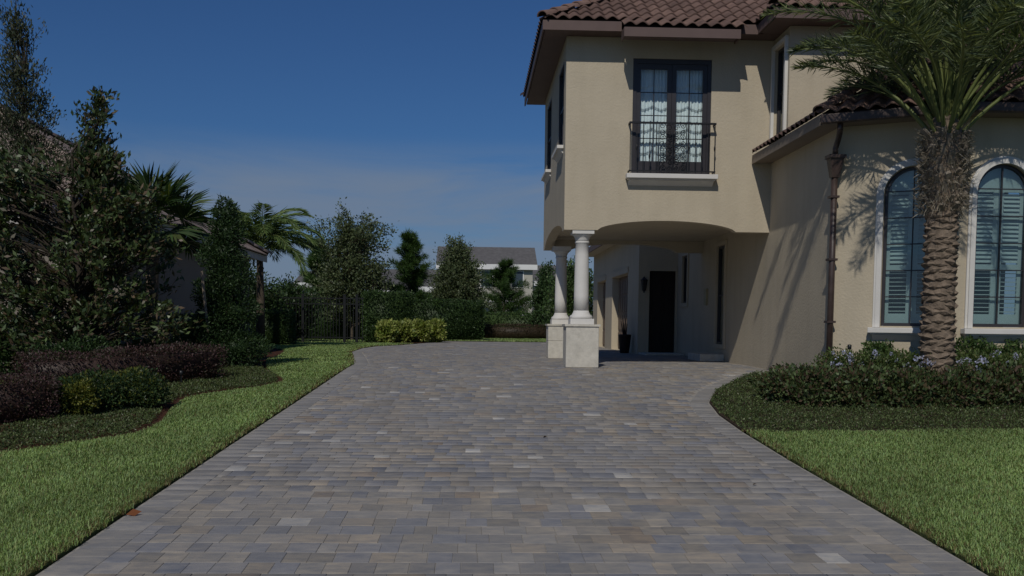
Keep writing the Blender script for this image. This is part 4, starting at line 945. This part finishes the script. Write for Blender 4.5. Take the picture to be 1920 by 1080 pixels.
# palms ---------------------------------------------------------------
def frond_mesh(name, length, droop, npair, lf, width, cols, vee=.55, mat=None, stem=.02, bare=.18, mess=0.0, hang=0.0):
    """rachis starts at the origin along +X and bends down; leaflets on both sides"""
    t = np.linspace(0, 1, 14); ang = -droop*t**1.5; dx = np.cos(ang); dz = np.sin(ang)
    X = np.concatenate([[0], np.cumsum((dx[1:]+dx[:-1])/2*length/13)]); Z = np.concatenate([[0], np.cumsum((dz[1:]+dz[:-1])/2*length/13)])
    mb = MB(); mb.tube([(a, 0, b) for a, b in zip(X, Z)], list(np.linspace(stem, stem*.2, 14)), 5, cap=False)
    P = []; D = []; Ls = []
    for i in range(npair):
        s = bare+(1-bare)*(i+.5)/npair; px, pz = np.interp(s, t, X), np.interp(s, t, Z); a = np.interp(s, t, ang)
        L_ = lf*(math.sin(math.pi*min(1, .15+.8*s))**.6)*random.uniform(.85, 1.1)
        for sg in (-1, 1):
            fwd = .5+.5*s+random.uniform(-.3, .3); d = np.array([fwd*math.cos(a)-vee*.4*math.sin(a), sg*random.uniform(.75, 1), fwd*math.sin(a)+vee*random.uniform(.3, 1.2)*math.cos(a)-hang*random.uniform(.6, 1.2)])
            P.append((px, 0, pz)); D.append(d+rng.normal(size=3)*mess); Ls.append(L_)
    P, D, Ls = np.array(P), np.array(D), np.array(Ls); n = len(P)
    C = palette(n, cols, .2); core_v = np.array(mb.v); cf = [list(f) for f in mb.f]
    return leaves_mesh(name, P, D, Ls, width, C, mat or leaf, .1, core=(core_v, cf, np.array((.21, .25, .085))), up=np.tile(np.array([[0, 0, 1.]]), (n, 1)), mid=.4, bend=.08+hang*.25)
def place_frond(me, root, base, az, elev, roll=0):
    M = Matrix.Translation(base) @ Matrix.Rotation(az, 4, 'Z') @ Matrix.Rotation(-elev, 4, 'Y') @ Matrix.Rotation(roll, 4, 'X'); return inst('frond', me, M, root)
# date palm in front of the bay
pb = AY(1757, 655, 14.5); px, py = pb.x, 14.5; pz0 = gz(py)
palm = empty('date_palm', (px, py, pz0), 'date palm with diamond scarred trunk in front of the arched windows', 'palm tree')
prof = [(-.1, .26), (.4, .245), (1.2, .225), (2.0, .215), (2.7, .215), (3.1, .23), (3.5, .25), (3.9, .24), (4.15, .17)]
MB().tube_z((px, py, pz0), prof, 22).build('trunk', palm_bark, palm, True)
def rad(z): return float(np.interp(z, *zip(*prof)))
bt = MB(); bw, bh = .115, .075                      # leaf scar: a lip standing proud of the trunk
bt.add([(-bw, 0, 0), (-bw*.5, .012, bh*.62), (0, .018, bh), (bw*.5, .012, bh*.62), (bw, 0, 0), (bw*.55, .014, -bh*.42), (0, .02, -bh*.62), (-bw*.55, .014, -bh*.42),
        (-bw*.5, -.036, .012), (0, -.058, .022), (bw*.5, -.036, .012), (0, -.034, -.022)],
       [(0, 8, 1), (8, 9, 2, 1), (9, 10, 3, 2), (10, 4, 3), (0, 7, 11, 8), (7, 6, 11), (11, 6, 5), (8, 11, 9), (9, 11, 10), (11, 5, 4, 10)])
boot = bt.mesh('leaf_scar', palm_bark)
rows = 27
for r in range(rows):
    z = .02+r*.104
    for k in range(8):
        a = 2*math.pi*(k+(.5 if r % 2 else 0))/8+random.uniform(-.05, .05); rr = rad(z)-.012
        M = Matrix.Translation((px+rr*math.cos(a), py+rr*math.sin(a), pz0+z+random.uniform(-.03, .03))) @ Matrix.Rotation(a+math.pi/2, 4, 'Z') @ Matrix.Rotation(random.uniform(-.35, .35), 4, 'Y') @ Matrix.Rotation(random.uniform(-.2, .2), 4, 'X') @ Matrix.Scale(random.uniform(.75, 1.12), 4)
        inst('leaf_scar', boot, M, palm)
# shaggy cut leaf bases under the crown
sb = MB(); sb.add([(-.06, 0, 0), (.06, 0, 0), (.045, -.10, .22), (-.045, -.10, .22), (-.06, .03, 0), (.06, .03, 0), (.04, -.05, .25), (-.04, -.05, .25)], [(0, 1, 2, 3), (7, 6, 5, 4), (0, 3, 7, 4), (1, 5, 6, 2), (3, 2, 6, 7)])
stub = sb.mesh('leaf_base', fibre_m)
for r in range(9):
    z = 2.75+r*.13
    for k in range(9):
        a = 2*math.pi*(k+(.5 if r % 2 else 0))/9+random.uniform(-.12, .12); rr = rad(z)-.02
        M = Matrix.Translation((px+rr*math.cos(a), py+rr*math.sin(a), pz0+z)) @ Matrix.Rotation(a+math.pi/2, 4, 'Z') @ Matrix.Rotation(random.uniform(-.1, .5), 4, 'X') @ Matrix.Rotation(random.uniform(-.5, .5), 4, 'Y') @ Matrix.Scale(random.uniform(.55, 1.05), 4)
        inst('leaf_base', stub, M, palm)
n = 2600; a = rng.uniform(0, 6.28, n); z = rng.uniform(2.75, 3.95, n); rr = np.array([rad(v) for v in z])+rng.uniform(0, .1, n)
link('fibre', leaves_mesh('fibre', np.stack([px+rr*np.cos(a), py+rr*np.sin(a), pz0+z], 1), np.stack([np.cos(a)*.7, np.sin(a)*.7, rng.normal(size=n)*.7-.1], 1)+rng.normal(size=(n, 3))*.4, .13*rng.uniform(.4, 1.4, n), .012, palette(n, [(.23, .20, .155), (.15, .125, .095), (.30, .265, .21)]), leaf), palm)
DATE = [(.23, .27, .12), (.10, .135, .06), (.13, .17, .07), (.075, .105, .05), (.21, .25, .11), (.095, .125, .075), (.055, .08, .035)]
fm = [frond_mesh('frond', L_, dr, 115, .48, .02, DATE, .6, palm_leaf, .034, .43, .33) for L_, dr in ((3.1, 1.1), (3.4, 1.3), (3.0, .95), (2.55, 1.15), (2.4, 1.0), (2.6, 1.3))]
top = Vector((px, py, pz0+3.95)); nf = 50
for i in range(nf):
    az = i*2.39996; el_ = R(86)-R(38)*(i/nf)**.8+random.uniform(-.08, .08); off_ = .17*(i/nf)
    place_frond(fm[i % 3 if i < 28 else 3+i % 3], palm, top+Vector((math.cos(az)*off_, math.sin(az)*off_, .35-.5*(i/nf))), az, el_, random.uniform(-.5, .5))
# queen palm
qx, qy = AY(487, 520, 33).x, 33.0
qp = empty('queen_palm', (qx, qy, 0), 'feathery queen palm with drooping fronds behind the neighbouring roof', 'palm tree')
MB().tube([(qx, qy, -.1), (qx+.03, qy, 1.4), (qx, qy, 3.0)], [.16, .13, .1], 10).build('trunk', bark_m, qp, True)
qm = [frond_mesh('frond', L_, dr, 70, .62, .036, [(.11, .17, .05), (.15, .21, .065), (.08, .13, .04)], .3, leaf, .022, .15, hang=.55) for L_, dr in ((2.2, 1.7), (2.4, 1.9), (2.1, 1.5))]
for i in range(32):
    az = i*2.39996+.4; place_frond(qm[i % 3], qp, Vector((qx, qy, 3.05+.3*(1-i/32))), az, R(74)-R(52)*(i/32)**.9, random.uniform(-.3, .3))
# fan palm
fx = AY(288, 420, 19.4).x; fy = 19.4; fz = AY(288, 425, 19.4).z
fp = empty('fan_palm', (fx, fy, 0), 'fan palm with stiff spiky leaves beside the neighbouring roof', 'palm tree')
MB().tube([(fx-.1, fy, -.1), (fx-.05, fy, 1.2), (fx, fy, fz-.1)], [.14, .12, .11], 10).build('trunk', palm_bark, fp, True)
def fan_mesh(cols):
    k = 34; P = []; D = []; 
    for i in range(k):
        a = R(-118+236*i/(k-1)); P.append((.62, 0, 0)); D.append((math.cos(a), math.sin(a), .12*abs(math.sin(a))-.1))
    mb = MB().tube([(0, 0, 0), (.3, 0, .02), (.62, 0, 0)], [.016, .012, .01], 5)
    return leaves_mesh('fan_leaf', np.array(P), np.array(D), np.array([.56+.16*math.cos(R(-118+236*i/(k-1))) for i in range(k)])*rng.uniform(.9, 1.1, k), .055, palette(k, cols, .15), leaf, .25, core=(np.array(mb.v), [list(f) for f in mb.f if len(f) == 4], np.array((.07, .1, .03))), up=np.tile([[0, 0, 1.]], (k, 1)), mid=.55, bend=.12)
fans = [fan_mesh([(.035, .07, .025), (.05, .09, .03), (.028, .055, .02), (.09, .12, .04)]) for _ in range(3)]
for i in range(22):
    az = i*2.39996; el_ = R(75)-R(105)*(i/22); M = Matrix.Translation((fx, fy, fz)) @ Matrix.Rotation(az, 4, 'Z') @ Matrix.Rotation(-el_, 4, 'Y') @ Matrix.Rotation(random.uniform(-.6, .6), 4, 'X'); inst('fan_leaf', fans[i % 3], M, fp)

# pines
def pine(name, x, y, h, label, r=1.0, cols=None, tiers=15, needles=.3):
    root = empty(name, (x, y, 0), label, 'pine tree', 'young pines beyond the paving'); tm = MB().tube([(x, y, -.1), (x+.03, y, h*.5), (x, y, h*.93)], [.09, .06, .015], 8); P = []; D = []
    for i in range(tiers):
        t = (i+.6)/tiers; z = h*(.16+.78*t); nb = 5 if t < .85 else 3
        for k in range(nb):
            a = random.uniform(0, 6.28); L_ = r*(1.08-t)**.7*random.uniform(.5, 1.2); e = Vector((x+L_*math.cos(a), y+L_*math.sin(a), z+L_*random.uniform(.25, .75)))
            tube_tree(tm, (x, y, z), e, .02, .006, .05, 3)
            for s in np.linspace(.15, 1.1, 9):
                q = Vector((x, y, z)).lerp(e, s); kk = 34; d = rng.normal(size=(kk, 3)); d /= np.linalg.norm(d, axis=1, keepdims=True)
                P.append(np.tile(np.array(q), (kk, 1))+rng.normal(size=(kk, 3))*.03); D.append(d+np.array((e-Vector((x, y, z))).normalized())*.7+np.array([0, 0, .35]))
    for s in np.linspace(.8, 1, 8):
        kk = 40; P.append(np.tile((x, y, h*s*.97), (kk, 1))+rng.normal(size=(kk, 3))*.05); D.append(rng.normal(size=(kk, 3))*.6+np.array([0, 0, .7]))
    P = np.vstack(P); n = len(P); link('crown', leaves_mesh('crown', P, np.vstack(D), needles*rng.uniform(.7, 1.2, n), .022, palette(n, cols or [(.05, .10, .022), (.065, .12, .028), (.04, .08, .02)]), leaf), root)
    tm.build('trunk', bark_m, root, True)
def top_at(px, py, Y): return AY(px, py, Y).z
for px_, ty, Y, r, lb in [(766, 432, 47, 1.15, 'pointed young pine left of the distant grey roofed house'), (946, 487, 60, 1.7, 'bushy bright green pine in front of the distant grey house'), (598, 447, 50, 1.0, 'pine top showing left of the feathery oak')]:
    pine('pine_tree', AY(px_, 500, Y).x, Y, top_at(px_, ty, Y), lb, r)
OAK = [(.085, .115, .05), (.11, .14, .06), (.065, .09, .04), (.135, .165, .08)]
def bgtree(px_, ty, Y, rx, label, n=120, cols=OAK, z0=.9, taper=.5, ln=.13, wd=.07, lpc=60, spread=.4, wisp=0):
    n = int(n*2.1)
    x = AY(px_, 500, Y).x; h = top_at(px_, ty, Y); cz = (z0+h)/2
    fs = [(6, ell(x, Y, cz-.1*h, rx, rx*.8, (h-z0)/2*.9, .4, taper))]
    if wisp: fs.append((2.2, ell(x, Y, h*.84, rx*.85, rx*.6, h*.19, .8)))
    return tree('garden_tree', (x, Y, 0), h, multi(*fs), n, lpc, ln, wd, cols, label, .07, spread, leaf, .85, 1, .6, group='trees beyond the paving')
bgtree(660, 408, 44, 1.95, 'wide open crowned oak with wispy twigs behind the black fence', 170, wisp=1)
bgtree(858, 422, 52, 1.95, 'conical grey green oak in front of the distant grey roof', 170, taper=.75)
bgtree(1022, 478, 54, .8, 'narrow green cypress just left of the rear column', 90, [(.045, .085, .03), (.06, .105, .035)], .2, .8)
bgtree(1078, 470, 44, 1.0, 'dark tree seen between the two porch columns', 110, MIDG, .2, .3)
bgtree(1060, 480, 47, .9, 'green cypress seen behind the rear porch column', 90, [(.045, .085, .03), (.06, .105, .035)], .2, .7)
bgtree(545, 520, 40.6, 1.1, 'small dark tree behind the black fence beside the queen palm', 100, DARK+MIDG[:1], .3, .3)
bgtree(470, 505, 38, 1.2, 'small dark tree between the queen palm and the tiered evergreen', 100, DARK+MIDG[:1], .2, .3)
hx = lambda p, Y: AY(p, 600, Y).x
hedge('tall_hedge', (hx(420, 46), 46), (hx(690, 45), 45), 1.0, 1.75, 9000, .09, .055, DARK+MIDG[:1], 'tall dark hedge behind the black fence')
hedge('tall_hedge', (hx(684, 41.6), 41.6), (hx(770, 42.3), 42.3), 1.0, 2.05, 9000, .075, .05, DARK+MIDG[:2], 'tall leafy hedge block right of the black gate')
hedge('tall_hedge', (hx(755, 46.5), 46.5), (hx(900, 47.5), 47.5), 1.2, 1.85, 11000, .085, .055, DARK+MIDG[:1], 'long dark hedge behind the yellow green shrub')
hedge('tall_hedge', (hx(895, 57), 57), (hx(1075, 57), 57), 1.2, 1.4, 9000, .09, .055, MIDG+DARK[:1], 'bright topped hedge behind the reddish low hedge')
hedge('low_hedge', (hx(893, 53.5), 53.5), (hx(1040, 53.5), 53.5), .9, .75, 7000, .06, .03, [(.075, .045, .03), (.06, .04, .025), (.05, .05, .025)], 'low reddish brown hedge beyond the far grass strip')
ysx = [(hx(728, 40.6), 40.6), (hx(757, 41), 41), (hx(787, 41.6), 41.6), (hx(815, 42.4), 42.4)]
shrub('variegated_shrub', [(x, y, .42, .42, .45, .45) for x, y in ysx], 5200, .13, .065, [(.20, .25, .05), (.26, .30, .07), (.13, .19, .035), (.30, .32, .10)], 'bright yellow green shrub at the corner of the paving', lump=.12)
props(gridpatch('far_bed', lambda x, y: math.hypot((x-hx(770, 41))/1.5, (y-41.5)/1.5) < 1 and x < xl(y)-.02, -6, 1, 39, 44, .1, .016, mulch_m), kind='structure')

# ================================================================ FENCE
fy_ = 39.3; fxa, fxb = AY(470, 600, fy_).x, AY(682, 600, fy_).x; g0, g1 = AY(568, 600, fy_).x, AY(646, 600, fy_).x
fence = empty('iron_fence', ((fxa+g0)/2, fy_, 0), 'black metal picket fence at the end of the side lawn', 'fence')
gate = empty('iron_gate', ((g0+g1)/2, fy_, 0), 'black metal picket gate between two thick posts', 'gate')
for p_ in (fxa, (fxa+g0)/2, g0, g1, AY(669, 600, fy_).x): MB().box(p_-.05, p_+.05, fy_-.05, fy_+.05, -.05, 1.86).box(p_-.06, p_+.06, fy_-.06, fy_+.06, 1.861, 1.9).build('post', black_p, fence)
for a, b, own in ((fxa+.05, g0-.05, fence), (g0+.06, g1-.06, gate), (g1+.05, fxb, fence)):
    for z in (.2, 1.5, 1.72): MB().box(a, b, fy_-.018, fy_+.018, z, z+.04).build('rail', black_p, own)
    pk = None; x = a+.06
    while x < b-.03:
        if pk is None: pk = MB().box(-.011, .011, -.03, -.0185, .06, 1.80).mesh('picket', black_p)
        inst('picket', pk, Matrix.Translation((x, fy_, 0)), own); x += .118

# ================================================================ NEIGHBOURING AND FAR HOUSES
nb = empty('neighbour_house', (-12.5, 25.3, 0), 'neighbouring tan house with flat brown roof tiles behind the left trees', 'house')
NX0, NX1, NY0, NY1, NE = -18.6, -6.75, 19.9, 30.6, 2.72
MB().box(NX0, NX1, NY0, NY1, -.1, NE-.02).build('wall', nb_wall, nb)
MB().box(NX0-.42, NX1+.42, NY0-.42, NY1+.42, NE-.018, NE+.0).build('soffit', white_p, nb)
pale = solid('pale_fascia', (.42, .40, .37), .6); MB().box(NX1+.42, NX1+.45, NY0-.45, NY1+.45, NE-.1, NE+.09).build('fascia', pale, nb); MB().box(NX0-.45, NX1+.42, NY0-.45, NY0-.42, NE-.1, NE+.09).build('fascia', pale, nb)
hip_roof(nb, [(NX0-.47, NY0-.47), (NX1+.47, NY0-.47), (NX1+.47, NY1+.47), (NX0-.47, NY1+.47)], NE+.10, .58, flat_t, .33, .42, cap_f, 300, slopes=[0, 1], prefer=lambda x, y, i: (0 if i == 1 else 30)+abs(y-28))
def far_house(name, x0, x1, y0, y1, ez, rz, label, two=True, gable_x=True, wallm=None):
    h = empty(name, ((x0+x1)/2, (y0+y1)/2, 0), label, 'house'); ov = .4; ym = (y0+y1)/2
    MB().box(x0, x1, y0, y1, -.1, ez).build('wall', wallm or far_wall, h)
    MB().prism([(x1+.003, y0, ez), (x1+.003, y1, ez), (x1+.003, ym, rz-.15)], (.1, 0, 0)).prism([(x0-.103, y0, ez), (x0-.103, y1, ez), (x0-.103, ym, rz-.15)], (.1, 0, 0)).build('gable', far_dark, h)
    m_ = MB()
    for s in (-1, 1):
        ye = ym+s*((y1-y0)/2+ov); ze = ez-.02; m_.hexa([(x0-ov, ye, ze), (x1+ov, ye, ze), (x1+ov, ym, rz), (x0-ov, ym, rz), (x0-ov, ye, ze+.15), (x1+ov, ye, ze+.15), (x1+ov, ym, rz+.15), (x0-ov, ym, rz+.15)])
    m_.build('roof', shingle, h); MB().box(x0-ov, x1+ov, y0-ov-.06, y0-ov-.003, ez-.35, ez+.12).build('fascia', white_p, h)
    n_ = max(2, int((x1-x0)/2.6))
    for k in range(n_):
        for zz in ((1.0, ez-1.9) if two else (1.0,)):
            x = x0+(x1-x0)*(k+.5)/n_; w_ = MB().box(x-.6, x+.6, y0-.06, y0-.003, zz-.1, zz+1.5).build('window', white_p, h); MB().box(x-.5, x+.5, y0-.09, y0-.062, zz, zz+1.4).build('pane', solid('far_pane_%d' % len(MATS), (.05, .07, .09), .15, spec=.5), w_)
    if two: MB().box(x0-.05, x1+.05, y0-.05, y0-.003, 2.75, 2.95).build('belt_course', white_p, h)
Yh = 92.0
p0, p1 = AY(826, 500, Yh), AY(999, 500, Yh)
far_house('distant_house', p0.x, p1.x, Yh, Yh+8, AY(900, 498, Yh).z, AY(900, 466, Yh+4).z, 'distant two storey house with grey shingle roof and white eaves')
far_house('distant_house', AY(560, 500, 86).x, AY(632, 500, 86).x, 86, 95, AY(590, 533, 86).z, AY(590, 512, 90.5).z, 'low distant house left of the wide oak, grey roof', False)
far_house('distant_house', AY(700, 500, 84).x, AY(815, 500, 84).x, 84, 96, AY(750, 540, 84).z, AY(750, 508, 90).z, 'low distant house with broad grey roof behind the pointed pine', False)
far_house('distant_house', AY(1008, 500, 110).x, AY(1100, 500, 110).x, 110, 120, AY(1020, 530, 110).z, AY(1020, 500, 115).z, 'pale distant house right of the two storey grey roofed house', False)

# ================================================================ SMALL THINGS
def path_light(x, y, h, label):
    r_ = empty('path_light', (x, y, gz(y)), label, 'garden light', 'path lights'); z = gz(y)
    MB().tube_z((x, y, z-.05), [(0, .012), (h, .012)], 8).build('stem', black_p, r_)
    MB().tube_z((x, y, z-.05+h), [(0, .02), (.01, .03), (.07, .032), (.08, .012)], 10).build('lamp_head', black_p, r_, True)
q = G(340, 722); path_light(q.x, q.y, .2, 'small dark garden light in the mulch by the purple hedge')
path_light(5.83, 15.2, .75, 'thin black garden light by the foot of the downpipe')
def fallen(x, y, s, label, col):
    k = 1; me = leaves_mesh('fallen_leaf', np.array([[x, y, gz(y)+.012]]), np.array([[1., .5, .15]]), s, s*.5, np.array([col]), leaf, .3, up=np.array([[0, 0, 1.]])); props(link('fallen_leaf', me, origin=(x, y, gz(y))), label, 'leaf')
q = G(236, 968); fallen(q.x, q.y, .11, 'orange brown fallen leaf at the left edge of the paving', (.22, .07, .02))
q = G(1411, 912); fallen(q.x, q.y, .05, 'small dark fallen leaf on the right of the paving', (.05, .03, .02))
q = G(1018, 822); fallen(q.x, q.y, .05, 'tiny dark leaf near the middle of the paving', (.05, .03, .02))
q = G(612, 722); fallen(q.x, q.y, .06, 'small dark leaf beside the left lawn edge', (.06, .04, .02))
